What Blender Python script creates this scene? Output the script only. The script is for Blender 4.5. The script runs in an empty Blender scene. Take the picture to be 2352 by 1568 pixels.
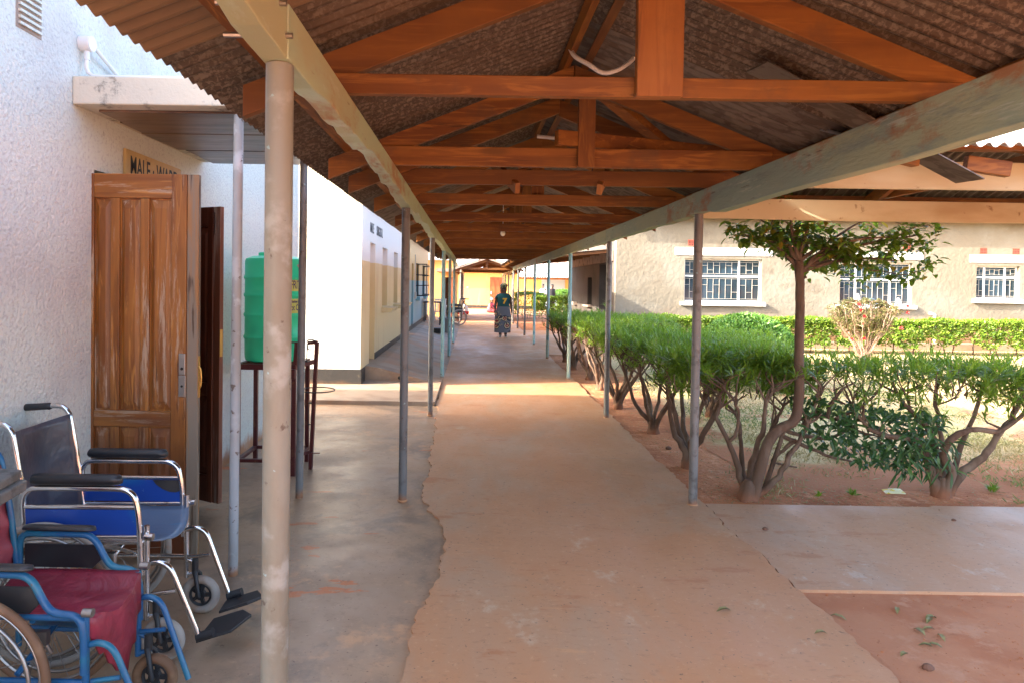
import bpy, bmesh, math, random
from mathutils import Vector, Matrix, noise as mnoise

random.seed(11)
scene = bpy.context.scene
col = scene.collection
R = math.radians

# ------------------------------------------------------------------ camera
FPX, CXP, CYP = 1568.0, 1176.0, 784.0          # layout pixels (2352 wide view of the photograph)
CAM = Vector((0.0, 0.0, 1.72))
SHIFT_Y = -100.0 / 2352.0
SHIFT_X = 91.0 / 2352.0
cam_data = bpy.data.cameras.new('camera')
cam_data.sensor_width = 36.0
cam_data.lens = 36.0 * FPX / 2352.0
cam_data.shift_y = SHIFT_Y
cam_data.shift_x = SHIFT_X
cam_data.clip_start = 0.05
cam_data.clip_end = 2000.0
cam = bpy.data.objects.new('camera', cam_data)
col.objects.link(cam)
CAMR = Matrix.Rotation(R(90 - 1.2), 3, 'X') @ Matrix.Rotation(0.0149, 3, 'Z')
cam.matrix_world = Matrix.Translation(CAM) @ CAMR.to_4x4()
scene.camera = cam

# ------------------------------------------------------------------ sky, sun, exposure
SUN_AZ, SUN_EL = R(14.0), R(26.0)
SUN_DIR = Vector((math.cos(SUN_AZ) * math.cos(SUN_EL), math.sin(SUN_AZ) * math.cos(SUN_EL), -math.sin(SUN_EL)))
world = bpy.data.worlds.new('World')
scene.world = world
world.use_nodes = True
wn = world.node_tree
wn.nodes.clear()
w_out = wn.nodes.new('ShaderNodeOutputWorld')
w_bg = wn.nodes.new('ShaderNodeBackground')
w_sky = wn.nodes.new('ShaderNodeTexSky')
w_sky.sky_type = 'NISHITA'
w_sky.sun_disc = False
w_sky.sun_elevation = SUN_EL
w_sky.sun_rotation = math.atan2(-SUN_DIR.x, -SUN_DIR.y)
w_sky.air_density = 0.75
w_sky.dust_density = 5.0
w_sky.ozone_density = 0.5
w_bg.inputs['Strength'].default_value = 0.15
wn.links.new(w_sky.outputs[0], w_bg.inputs['Color'])
wn.links.new(w_bg.outputs[0], w_out.inputs['Surface'])
sun_data = bpy.data.lights.new('sun', 'SUN')
sun_data.energy = 2.2
sun_data.angle = R(0.5)
sun_data.color = (1.0, 0.91, 0.78)
sun = bpy.data.objects.new('sun', sun_data)
col.objects.link(sun)
sun.rotation_euler = SUN_DIR.to_track_quat('-Z', 'Y').to_euler()
sun.location = (-20, -6, 12)
vs = scene.view_settings
vs.view_transform = 'Standard'
vs.look = 'None'
vs.gamma = 1.0
vs.exposure = 3.15
try:
    vs.use_curve_mapping = False
except Exception:
    pass
scene.cycles.max_bounces = 8
scene.cycles.diffuse_bounces = 5
scene.cycles.use_denoising = True


def at(px, py, Y):
    """point on the plane at distance Y that the layout pixel looks at"""
    d = CAMR @ Vector(((px - CXP) / FPX + SHIFT_X * 2352.0 / FPX, -(py - CYP) / FPX + SHIFT_Y * 2352.0 / FPX, -1.0))
    t = Y / d.y
    return CAM + d * t


# ------------------------------------------------------------------ node materials
MATS = {}


class NB:
    def __init__(self, name):
        self.m = bpy.data.materials.new(name)
        self.m.use_nodes = True
        self.t = self.m.node_tree
        self.t.nodes.clear()
        self.out = self.t.nodes.new('ShaderNodeOutputMaterial')
        self.bs = self.t.nodes.new('ShaderNodeBsdfPrincipled')
        self.t.links.new(self.bs.outputs[0], self.out.inputs['Surface'])
        tc = self.t.nodes.new('ShaderNodeTexCoord')
        oi = self.t.nodes.new('ShaderNodeObjectInfo')
        mul = self.t.nodes.new('ShaderNodeVectorMath')
        mul.operation = 'SCALE'
        mul.inputs[0].default_value = (17.3, 31.7, 23.1)
        self.t.links.new(oi.outputs['Random'], mul.inputs['Scale'])
        add = self.t.nodes.new('ShaderNodeVectorMath')
        self.t.links.new(tc.outputs['Object'], add.inputs[0])
        self.t.links.new(mul.outputs[0], add.inputs[1])
        self.obj = tc.outputs['Object']
        self.rnd = oi.outputs['Random']
        self.vec = add.outputs[0]

    def stretch(self, s, vec=None):
        v = self.t.nodes.new('ShaderNodeVectorMath')
        v.operation = 'MULTIPLY'
        v.inputs[1].default_value = s
        self.t.links.new(vec or self.vec, v.inputs[0])
        return v.outputs[0]

    def math(self, op, a, b=None, c=None):
        n = self.t.nodes.new('ShaderNodeMath')
        n.operation = op
        for i, x in enumerate((a, b, c)):
            if x is None:
                continue
            if isinstance(x, (int, float)):
                n.inputs[i].default_value = x
            else:
                self.t.links.new(x, n.inputs[i])
        return n.outputs[0]

    def ramp(self, v, lo, hi):
        n = self.t.nodes.new('ShaderNodeMapRange')
        n.interpolation_type = 'SMOOTHSTEP'
        n.inputs[1].default_value = lo
        n.inputs[2].default_value = hi
        self.t.links.new(v, n.inputs[0])
        return n.outputs[0]

    def tex(self, kind='noise', scale=5.0, st=(1, 1, 1), detail=4.0, dist=0.0, rough=0.55, glob=False):
        vec = self.stretch(st, self.obj if glob else None)
        if kind == 'noise':
            n = self.t.nodes.new('ShaderNodeTexNoise')
            n.inputs['Scale'].default_value = scale
            n.inputs['Detail'].default_value = detail
            n.inputs['Roughness'].default_value = rough
            n.inputs['Distortion'].default_value = dist
            self.t.links.new(vec, n.inputs['Vector'])
            return n.outputs[0]
        if kind == 'voronoi':
            n = self.t.nodes.new('ShaderNodeTexVoronoi')
            n.inputs['Scale'].default_value = scale
            self.t.links.new(vec, n.inputs['Vector'])
            return n.outputs['Distance']
        if kind == 'cells':
            n = self.t.nodes.new('ShaderNodeTexVoronoi')
            n.inputs['Scale'].default_value = scale
            self.t.links.new(vec, n.inputs['Vector'])
            sp = self.t.nodes.new('ShaderNodeSeparateColor')
            self.t.links.new(n.outputs['Color'], sp.inputs[0])
            return sp.outputs[0]
        if kind == 'wave':
            n = self.t.nodes.new('ShaderNodeTexWave')
            n.inputs['Scale'].default_value = scale
            n.inputs['Distortion'].default_value = dist
            n.inputs['Detail'].default_value = detail
            self.t.links.new(vec, n.inputs['Vector'])
            return n.outputs['Fac']

    def axis(self, i):
        s = self.t.nodes.new('ShaderNodeSeparateXYZ')
        self.t.links.new(self.obj, s.inputs[0])
        return s.outputs[i]

    def mask(self, d):
        k = d.get('kind', 'noise')
        if k == 'axis':            # real paint line or splash zone at a height, edge broken by noise
            v = self.axis(d['axis'])
            if d.get('wob'):
                v = self.math('ADD', v, self.math('MULTIPLY', self.math('SUBTRACT', self.tex(scale=d.get('scale', 6), detail=5), 0.5), d['wob']))
            return self.ramp(v, d['lo'], d['hi'])
        if k == 'rand':
            return self.math('MULTIPLY', self.ramp(self.rnd, d['lo'], d['hi']), d.get('fac', 1.0))
        v = self.tex(k, d.get('scale', 5), d.get('st', (1, 1, 1)), d.get('detail', 4), d.get('dist', 0), d.get('rough', 0.55))
        r = self.ramp(v, d['lo'], d['hi'])
        if 'and' in d:
            r = self.math('MULTIPLY', r, self.mask(d['and']))
        if 'fac' in d:
            r = self.math('MULTIPLY', r, d['fac'])
        return r

    def mix(self, fac, a, b):
        n = self.t.nodes.new('ShaderNodeMix')
        n.data_type = 'RGBA'
        self.t.links.new(fac, n.inputs[0])
        for i, x in ((6, a), (7, b)):
            if isinstance(x, tuple):
                n.inputs[i].default_value = (*x[:3], 1)
            else:
                self.t.links.new(x, n.inputs[i])
        return n.outputs[2]


def mat(name, base, layers=(), rough=0.7, metal=0.0, spec=0.5, bump=(), rmask=None, coat=0.0):
    b = NB(name)
    c = base
    for colr, d in layers:
        c = b.mix(b.mask(d), c, colr)
    if isinstance(c, tuple):
        b.bs.inputs['Base Color'].default_value = (*c[:3], 1)
    else:
        b.t.links.new(c, b.bs.inputs['Base Color'])
    b.bs.inputs['Roughness'].default_value = rough
    if rmask:
        lo, hi, d = rmask
        v = b.mask(d)
        b.t.links.new(b.math('ADD', b.math('MULTIPLY', v, hi - lo), lo), b.bs.inputs['Roughness'])
    b.bs.inputs['Metallic'].default_value = metal
    b.bs.inputs['Specular IOR Level'].default_value = spec
    b.bs.inputs['Coat Weight'].default_value = coat
    h = None
    for d in bump:
        v = b.tex(d.get('kind', 'noise'), d.get('scale', 60), d.get('st', (1, 1, 1)), d.get('detail', 3), d.get('dist', 0))
        bn = b.t.nodes.new('ShaderNodeBump')
        bn.inputs['Strength'].default_value = d.get('s', 0.4)
        bn.inputs['Distance'].default_value = d.get('d', 0.01)
        b.t.links.new(v, bn.inputs['Height'])
        if h:
            b.t.links.new(h, bn.inputs['Normal'])
        h = bn.outputs[0]
    if h:
        b.t.links.new(h, b.bs.inputs['Normal'])
    MATS[name] = b.m
    return b.m


def leaf_mat(name, c1, c2, c3=None, trans=0.35, rough=0.45):
    b = NB(name)
    a = b.t.nodes.new('ShaderNodeAttribute')
    a.attribute_name = 'rnd'
    f = b.ramp(a.outputs['Fac'], 0.0, 1.0)
    c = b.mix(f, c1, c2)
    if c3:
        c = b.mix(b.ramp(a.outputs['Fac'], 0.88, 0.93), c, c3)
    b.t.links.new(c, b.bs.inputs['Base Color'])
    b.bs.inputs['Roughness'].default_value = rough
    tr = b.t.nodes.new('ShaderNodeBsdfTranslucent')
    b.t.links.new(c, tr.inputs['Color'])
    mx = b.t.nodes.new('ShaderNodeMixShader')
    mx.inputs[0].default_value = trans
    b.t.links.new(b.bs.outputs[0], mx.inputs[1])
    b.t.links.new(tr.outputs[0], mx.inputs[2])
    b.t.links.new(mx.outputs[0], b.out.inputs['Surface'])
    MATS[name] = b.m
    return b.m


def wood(name, st, c1, c2, c3, rough=0.6, dirt=0.5):
    knot = tuple(max(0.25, min(1.0, s * 3)) for s in st)
    return mat(name, c1, [
        (c2, dict(scale=9, st=st, detail=7, dist=0.6, lo=0.38, hi=0.60)),
        (c3, dict(scale=30, st=st, detail=6, dist=1.2, lo=0.50, hi=0.66, fac=0.8)),
        ((c2[0] * .3, c2[1] * .3, c2[2] * .35), dict(scale=18, st=st, detail=8, rough=0.7, dist=0.4, lo=0.60, hi=0.68, fac=0.75)),
        ((c1[0] * 1.2, c1[1] * 1.45, c1[2] * 1.8), dict(scale=1.3, detail=5, lo=0.55, hi=0.72, fac=0.6)),
        ((c3[0] * .35, c3[1] * .35, c3[2] * .35), dict(kind='voronoi', scale=3.2, st=knot, lo=0.11, hi=0.05, fac=0.75)),
        ((0.10, 0.05, 0.025), dict(scale=2.4, detail=8, rough=0.65, lo=0.52, hi=0.66, fac=dirt)),
        ((c1[0] * .5, c1[1] * .5, c1[2] * .6), dict(kind='rand', lo=0.45, hi=1.0, fac=0.65)),
        ((c1[0] * 1.15, c1[1] * 1.5, c1[2] * 2.4), dict(kind='rand', lo=0.35, hi=0.0, fac=0.5)),
    ], rough=rough, bump=[dict(scale=40, st=st, s=0.25, d=0.004)])


SX, SY, SZ = (0.08, 1, 1), (1, 0.08, 1), (1, 1, 0.08)
WC = ((0.260, 0.092, 0.012), (0.155, 0.047, 0.006), (0.35, 0.138, 0.022))
for nm, st in (('wood_x', SX), ('wood_y', SY), ('wood_z', SZ)):
    wood(nm, st, *WC)
WL = ((0.42, 0.165, 0.038), (0.33, 0.115, 0.022), (0.28, 0.09, 0.018))
wood('wood_light_z', SZ, *WL, dirt=0.3)
WD = ((0.31, 0.115, 0.018), (0.165, 0.052, 0.008), (0.43, 0.18, 0.034))
for nm, st in (('door_x', SX), ('door_z', SZ)):
    mat(nm, WD[0], [
        (WD[1], dict(scale=10, st=st, detail=6, dist=0.8, lo=0.35, hi=0.65)),
        (WD[2], dict(scale=28, st=st, detail=4, dist=1.0, lo=0.55, hi=0.72)),
        ((0.44, 0.34, 0.24), dict(scale=20, st=(st[0] * .6, st[1], st[2] * .6), detail=10, rough=0.75, lo=0.55, hi=0.63, fac=0.7)),
        ((0.07, 0.025, 0.010), dict(scale=26, st=(st[0] * .5, st[1], st[2] * .5), detail=8, rough=0.7, lo=0.60, hi=0.66, fac=0.8)),
        ((0.12, 0.035, 0.012), dict(kind='axis', axis=2, lo=1.25, hi=0.3, wob=0.9, scale=3)),
    ], rough=0.42, bump=[dict(scale=50, st=st, s=0.2, d=0.003)])
mat('door_dark', (0.085, 0.024, 0.012), [((0.15, 0.045, 0.02), dict(scale=12, st=SZ, detail=6, dist=1, lo=0.45, hi=0.7))], rough=0.35)
mat('door_edge', (0.17, 0.06, 0.03), [((0.34, 0.29, 0.24), dict(scale=14, st=SZ, detail=6, lo=0.5, hi=0.7))], rough=0.6)
mat('door_worn', (0.216, 0.172, 0.126), [((0.320, 0.156, 0.056), dict(scale=12, st=SZ, detail=6, lo=0.48, hi=0.6)), ((0.080, 0.047, 0.028), dict(scale=30, st=SZ, detail=4, lo=0.6, hi=0.7))], rough=0.7, bump=[dict(scale=60, st=SZ, s=0.3, d=0.004)])

PG = (0.37, 0.46, 0.315)
mat('beam_paint', PG, [
    ((0.37, 0.37, 0.22), dict(scale=1.8, st=(1, .35, 1), detail=8, rough=0.65, lo=0.48, hi=0.64)),
    ((0.31, 0.125, 0.045), dict(scale=2.4, st=(1, .3, 1), detail=10, rough=0.7, lo=0.56, hi=0.66, fac=0.85)),
    ((0.45, 0.50, 0.39), dict(scale=9, st=(1, .3, 1), detail=8, rough=0.7, lo=0.58, hi=0.66, fac=0.6)),
    ((0.15, 0.09, 0.05), dict(scale=22, st=(1, .2, 1), detail=5, lo=0.66, hi=0.74, fac=0.7)),
], rough=0.5, bump=[dict(scale=14, st=(1, .25, 1), s=0.35, d=0.01), dict(scale=70, st=(1, .3, 1), s=0.2, d=0.003)])
mat('beam_blue', (0.245, 0.325, 0.265), [
    ((0.32, 0.36, 0.245), dict(scale=2.0, st=(1, .3, 1), detail=9, rough=0.65, lo=0.45, hi=0.58)),
    ((0.185, 0.245, 0.215), dict(scale=5.0, st=(1, .2, 1), detail=9, rough=0.7, lo=0.54, hi=0.64, fac=0.8)),
    ((0.31, 0.125, 0.050), dict(scale=1.3, st=(1, .5, 1), detail=11, rough=0.72, lo=0.55, hi=0.63, fac=0.9)),
    ((0.46, 0.50, 0.42), dict(scale=22, st=(1, .1, 1), detail=7, rough=0.7, lo=0.58, hi=0.66, fac=0.6)),
    ((0.09, 0.05, 0.03), dict(scale=26, st=(1, .12, 1), detail=6, lo=0.66, hi=0.71, fac=0.8)),
    ((0.10, 0.05, 0.03), dict(kind='voronoi', scale=3.5, lo=0.07, hi=0.03)),
], rough=0.5, bump=[dict(scale=14, st=(1, .2, 1), s=0.4, d=0.01), dict(scale=80, st=(1, .2, 1), detail=5, s=0.4, d=0.005)])
mat('beam_cream', (0.515, 0.480, 0.314), [
    ((0.368, 0.300, 0.171), dict(scale=2.2, st=(.3, 1, 1), detail=6, lo=0.5, hi=0.7)),
    ((0.552, 0.570, 0.437), dict(scale=3.0, st=(.3, 1, 1), detail=4, lo=0.55, hi=0.7)),
    ((0.202, 0.130, 0.067), dict(scale=11, detail=7, lo=0.64, hi=0.72, fac=0.8)),
], rough=0.55, bump=[dict(scale=20, st=(.2, 1, 1), s=0.25, d=0.006)])

mat('sheet_brown', (0.20, 0.125, 0.068), [((0.15, 0.088, 0.05), dict(scale=4, st=(.25, 1, 1), detail=5, lo=0.4, hi=0.65)), ((0.26, 0.11, 0.04), dict(scale=14, detail=4, lo=0.66, hi=0.74, fac=0.6))], rough=0.6, metal=0.1, bump=[dict(scale=180, s=0.1, d=0.002)])
mat('sheet_mottled', (0.105, 0.076, 0.056), [((0.225, 0.175, 0.132), dict(scale=46, detail=6, dist=0.4, rough=0.62, lo=0.46, hi=0.60)), ((0.14, 0.085, 0.05), dict(scale=1.2, st=(.3, 1, 1), detail=6, lo=0.5, hi=0.68, fac=0.6)), ((0.13, 0.088, 0.06), dict(scale=3, detail=4, lo=0.56, hi=0.72, fac=0.7))], rough=0.42, metal=0.5)
mat('sheet_grey', (0.17, 0.15, 0.13), [((0.10, 0.082, 0.07), dict(scale=16, st=(.4, 1, 1), detail=6, dist=1, lo=0.45, hi=0.6)), ((0.17, 0.10, 0.055), dict(scale=1.5, detail=5, lo=0.52, hi=0.7, fac=0.7))], rough=0.5, metal=0.35)
mat('sheet_bright', (0.62, 0.62, 0.62), [((0.50, 0.44, 0.38), dict(scale=3, detail=5, lo=0.5, hi=0.7))], rough=0.45, metal=0.2)
mat('sheet_rust', (0.50, 0.44, 0.40), [((0.36, 0.22, 0.14), dict(scale=1.2, st=(1, .4, 1), detail=4, lo=0.45, hi=0.6))], rough=0.6)

for nm, a, b2, c in (('post_tan', (0.24, 0.23, 0.185), (0.185, 0.155, 0.105), (0.31, 0.305, 0.265)),
                     ('post_grey', (0.150, 0.152, 0.152), (0.21, 0.21, 0.205), (0.105, 0.10, 0.095)),
                     ('post_blue', (0.21, 0.42, 0.46), (0.34, 0.46, 0.42), (0.16, 0.35, 0.40)),
                     ('post_pale', (0.34, 0.37, 0.39), (0.28, 0.28, 0.27), (0.40, 0.43, 0.45))):
    mat(nm, a, [(b2, dict(scale=3.5, st=(1, 1, .35), detail=6, lo=0.42, hi=0.62)),
                (c, dict(scale=9, detail=6, lo=0.52, hi=0.66)),
                ((0.10, 0.07, 0.05), dict(scale=16, detail=6, lo=0.65, hi=0.70, fac=0.9)),
                ((0.33, 0.50, 0.50), dict(scale=22, detail=4, lo=0.69, hi=0.72, fac=0.8)),
                ((0.30, 0.14, 0.07), dict(kind='axis', axis=2, lo=0.07, hi=0.0, wob=0.10, scale=12))],
        rough=0.42, bump=[dict(scale=45, s=0.25, d=0.004)])

mat('roughcast_white', (0.665, 0.69, 0.63), [
    ((0.14, 0.125, 0.11), dict(scale=5, st=(1, 1, .10), detail=9, rough=0.7, lo=0.62, hi=0.74, fac=0.35)),
    ((0.58, 0.57, 0.54), dict(scale=1.3, detail=7, lo=0.48, hi=0.72)),
    ((0.47, 0.46, 0.455), dict(scale=48, detail=4, rough=0.6, lo=0.52, hi=0.64, fac=0.55)),
    ((0.20, 0.17, 0.15), dict(scale=7, st=(1, 1, .6), detail=10, rough=0.72, lo=0.64, hi=0.70, fac=0.75)),
    ((0.45, 0.22, 0.11), dict(kind='axis', axis=2, lo=0.16, hi=0.0, wob=0.3, scale=5)),
], rough=0.9, bump=[dict(scale=55, detail=4, s=0.6, d=0.02), dict(scale=14, detail=3, s=0.25, d=0.02)])
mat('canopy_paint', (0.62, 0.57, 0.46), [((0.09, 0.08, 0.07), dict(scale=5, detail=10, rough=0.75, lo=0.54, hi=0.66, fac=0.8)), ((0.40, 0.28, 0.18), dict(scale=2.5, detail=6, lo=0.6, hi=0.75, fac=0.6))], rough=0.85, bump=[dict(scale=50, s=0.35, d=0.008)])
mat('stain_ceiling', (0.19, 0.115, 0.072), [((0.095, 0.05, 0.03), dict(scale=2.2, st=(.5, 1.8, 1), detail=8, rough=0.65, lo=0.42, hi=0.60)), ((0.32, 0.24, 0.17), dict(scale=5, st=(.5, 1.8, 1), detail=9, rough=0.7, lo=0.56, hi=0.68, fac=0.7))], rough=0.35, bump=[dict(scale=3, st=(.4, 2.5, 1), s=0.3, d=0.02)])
mat('render_tan', (0.188, 0.164, 0.122), [
    ((0.224, 0.208, 0.165), dict(scale=0.7, detail=5, lo=0.42, hi=0.66)),
    ((0.152, 0.125, 0.090), dict(scale=2.2, detail=6, lo=0.55, hi=0.75, fac=0.8)),
    ((0.253, 0.251, 0.216), dict(scale=3.2, detail=5, lo=0.66, hi=0.76, fac=0.6)),
    ((0.224, 0.122, 0.060), dict(kind='axis', axis=2, lo=1.2, hi=0.2, wob=0.8, scale=2)),
], rough=0.92, bump=[dict(scale=9, detail=5, s=0.6, d=0.03)])
mat('white_paint', (0.80, 0.79, 0.76), [((0.62, 0.58, 0.50), dict(scale=6, detail=6, lo=0.6, hi=0.78))], rough=0.6, bump=[dict(scale=40, s=0.15, d=0.004)])
mat('wall_surgical', (0.70, 0.56, 0.32), [
    ((0.60, 0.43, 0.22), dict(scale=1.5, st=(2, 2, .3), detail=4, lo=0.5, hi=0.75)),
    ((0.76, 0.75, 0.75), dict(kind='axis', axis=2, lo=2.07, hi=2.075)),
], rough=0.45, bump=[dict(scale=7, detail=3, s=0.25, d=0.02)])
mat('wall_surgical_end', (0.671, 0.659, 0.608), [
    ((0.654, 0.595, 0.464), dict(kind='axis', axis=2, lo=2.07, hi=2.075)),
    ((0.533, 0.340, 0.160), dict(scale=1.7, detail=6, lo=0.66, hi=0.76, fac=0.6)),
], rough=0.7, bump=[dict(scale=5, detail=5, s=0.5, d=0.04)])
mat('plinth_black', (0.030, 0.028, 0.027), [((0.132, 0.108, 0.078), dict(scale=7, detail=7, lo=0.58, hi=0.68)), ((0.180, 0.096, 0.048), dict(kind='axis', axis=2, lo=0.12, hi=0.0, wob=0.2, scale=4))], rough=0.55, bump=[dict(scale=12, detail=4, s=0.4, d=0.01)])
mat('wall_clinic', (0.17, 0.36, 0.43), [
    ((0.24, 0.40, 0.44), dict(scale=1.4, st=(2, 2, .4), detail=5, lo=0.5, hi=0.7)),
    ((0.56, 0.37, 0.13), dict(kind='axis', axis=2, lo=1.78, hi=1.785)),
    ((0.32, 0.20, 0.12), dict(kind='axis', axis=2, lo=0.55, hi=0.25, wob=0.4, scale=5)),
], rough=0.5, bump=[dict(scale=6, detail=3, s=0.25, d=0.02)])
mat('wall_yellow', (0.70, 0.43, 0.13), [((0.60, 0.34, 0.10), dict(scale=0.8, detail=5, lo=0.45, hi=0.7)), ((0.62, 0.44, 0.20), dict(scale=2, st=(2, 2, .3), detail=4, lo=0.58, hi=0.75))], rough=0.7)
mat('wall_grey', (0.46, 0.40, 0.37), rough=0.85)
mat('wall_shaded', (0.085, 0.070, 0.056), [((0.06, 0.049, 0.038), dict(scale=1.4, detail=5, lo=0.45, hi=0.65))], rough=0.8)  # side wall of the tan block, its deep shade put into the colour
mat('blue_door', (0.32, 0.42, 0.50), rough=0.5)
mat('red_door', (0.25, 0.060, 0.020), [((0.34, 0.095, 0.03), dict(scale=8, st=SZ, detail=5, lo=0.4, hi=0.65))], rough=0.45)
mat('fascia_concrete', (0.34, 0.26, 0.21), [((0.15, 0.11, 0.085), dict(scale=4, detail=7, lo=0.5, hi=0.68))], rough=0.85)

# ground
mat('soil', (0.525, 0.210, 0.088), [
    ((0.403, 0.144, 0.057), dict(scale=1.7, detail=10, rough=0.65, lo=0.45, hi=0.60)),
    ((0.634, 0.305, 0.156), dict(scale=5, detail=10, rough=0.7, lo=0.52, hi=0.64)),
    ((0.293, 0.104, 0.045), dict(scale=14, detail=9, rough=0.7, lo=0.55, hi=0.66, fac=0.8)),
    ((0.683, 0.512, 0.350), dict(scale=38, detail=6, rough=0.65, lo=0.62, hi=0.68, fac=0.8)),
    ((0.159, 0.067, 0.037), dict(scale=30, detail=6, rough=0.65, lo=0.62, hi=0.68, fac=0.8))],
    rough=0.95, bump=[dict(scale=24, detail=9, s=0.9, d=0.03), dict(scale=4, detail=5, s=0.5, d=0.05)])
mat('soil_packed', (0.493, 0.217, 0.109), [((0.440, 0.167, 0.075), dict(scale=1.6, detail=9, rough=0.62, lo=0.45, hi=0.6)), ((0.546, 0.281, 0.163), dict(scale=3.5, detail=10, rough=0.7, lo=0.52, hi=0.64, fac=0.8)), ((0.299, 0.106, 0.044), dict(scale=18, detail=9, rough=0.7, lo=0.60, hi=0.68, fac=0.7))], rough=0.9, bump=[dict(scale=3, detail=8, s=0.5, d=0.04), dict(scale=40, detail=6, s=0.35, d=0.01)])
mat('lawn_dirt', (0.50, 0.37, 0.175), [
    ((0.38, 0.34, 0.115), dict(scale=0.9, detail=9, rough=0.65, lo=0.50, hi=0.62)),
    ((0.42, 0.175, 0.075), dict(scale=1.1, detail=9, rough=0.65, lo=0.54, hi=0.64)),
    ((0.60, 0.50, 0.29), dict(scale=20, detail=9, rough=0.7, lo=0.52, hi=0.64)),
    ((0.22, 0.14, 0.06), dict(scale=30, detail=6, lo=0.58, hi=0.68, fac=0.7)),
    ((0.43, 0.168, 0.070), dict(kind='axis', axis=1, lo=7.3, hi=6.7, wob=2.6, scale=1.4)),
    ((0.43, 0.168, 0.070), dict(kind='axis', axis=0, lo=3.1, hi=2.7, wob=1.6, scale=1.7))],
    rough=0.95, bump=[dict(scale=35, detail=6, s=0.8, d=0.025)])
mat('floor_red', (0.528, 0.287, 0.154), [
    ((0.528, 0.254, 0.116), dict(scale=0.7, st=(1, .6, 1), detail=9, rough=0.62, lo=0.36, hi=0.68)),
    ((0.432, 0.310, 0.208), dict(scale=1.1, st=(1, .45, 1), detail=10, rough=0.66, dist=0.5, lo=0.46, hi=0.68, fac=0.6)),
    ((0.600, 0.484, 0.355), dict(scale=2.2, st=(1, .8, 1), detail=12, rough=0.74, lo=0.59, hi=0.70, fac=0.55)),
    ((0.288, 0.231, 0.171), dict(scale=3.0, st=(.45, 1.4, 1), detail=12, rough=0.74, lo=0.60, hi=0.74, fac=0.5)),
    ((0.444, 0.175, 0.069), dict(scale=4.0, st=(.4, 1.3, 1), detail=10, rough=0.7, lo=0.58, hi=0.66, fac=0.7)),
    ((0.600, 0.327, 0.162), dict(scale=9, st=(.5, 1.3, 1), detail=8, rough=0.7, lo=0.60, hi=0.68, fac=0.6)),
    ((0.360, 0.192, 0.101), dict(scale=26, st=(.6, 1.2, 1), detail=9, rough=0.72, lo=0.55, hi=0.64, fac=0.45)),
    ((0.648, 0.406, 0.240), dict(scale=34, detail=8, rough=0.72, lo=0.58, hi=0.66, fac=0.45)),
    ((0.180, 0.107, 0.065), dict(scale=40, detail=5, lo=0.66, hi=0.70, fac=0.85)),
    ((0.264, 0.169, 0.101), dict(kind='voronoi', scale=5, lo=0.05, hi=0.03, fac=0.7)),
], rough=0.42, rmask=(0.42, 0.66, dict(scale=1.6, st=(1, .6, 1), detail=9, rough=0.68, lo=0.34, hi=0.66)), spec=0.5,
    bump=[dict(scale=1.6, detail=4, s=0.10, d=0.05), dict(scale=24, detail=9, s=0.22, d=0.006)])
mat('path_concrete', (0.517, 0.316, 0.197), [
    ((0.517, 0.279, 0.148), dict(scale=0.7, st=(1, .6, 1), detail=9, rough=0.62, lo=0.36, hi=0.68)),
    ((0.423, 0.341, 0.266), dict(scale=1.1, st=(1, .45, 1), detail=10, rough=0.66, dist=0.5, lo=0.46, hi=0.68, fac=0.6)),
    ((0.588, 0.532, 0.454), dict(scale=2.2, st=(1, .8, 1), detail=12, rough=0.74, lo=0.59, hi=0.70, fac=0.55)),
    ((0.282, 0.254, 0.219), dict(scale=3.0, st=(.45, 1.4, 1), detail=12, rough=0.74, lo=0.60, hi=0.74, fac=0.5)),
    ((0.435, 0.193, 0.088), dict(scale=4.0, st=(.4, 1.3, 1), detail=10, rough=0.7, lo=0.58, hi=0.66, fac=0.7)),
    ((0.588, 0.360, 0.207), dict(scale=9, st=(.5, 1.3, 1), detail=8, rough=0.7, lo=0.60, hi=0.68, fac=0.6)),
    ((0.353, 0.211, 0.129), dict(scale=26, st=(.6, 1.2, 1), detail=9, rough=0.72, lo=0.55, hi=0.64, fac=0.45)),
    ((0.635, 0.447, 0.307), dict(scale=34, detail=8, rough=0.72, lo=0.58, hi=0.66, fac=0.45)),
    ((0.176, 0.118, 0.083), dict(scale=40, detail=5, lo=0.66, hi=0.70, fac=0.85)),
    ((0.259, 0.186, 0.129), dict(kind='voronoi', scale=5, lo=0.05, hi=0.03, fac=0.7)),
], rough=0.42, rmask=(0.42, 0.66, dict(scale=1.6, st=(1, .6, 1), detail=9, rough=0.68, lo=0.34, hi=0.66)), spec=0.5,
    bump=[dict(scale=1.6, detail=4, s=0.10, d=0.05), dict(scale=24, detail=9, s=0.22, d=0.006)])
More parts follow.
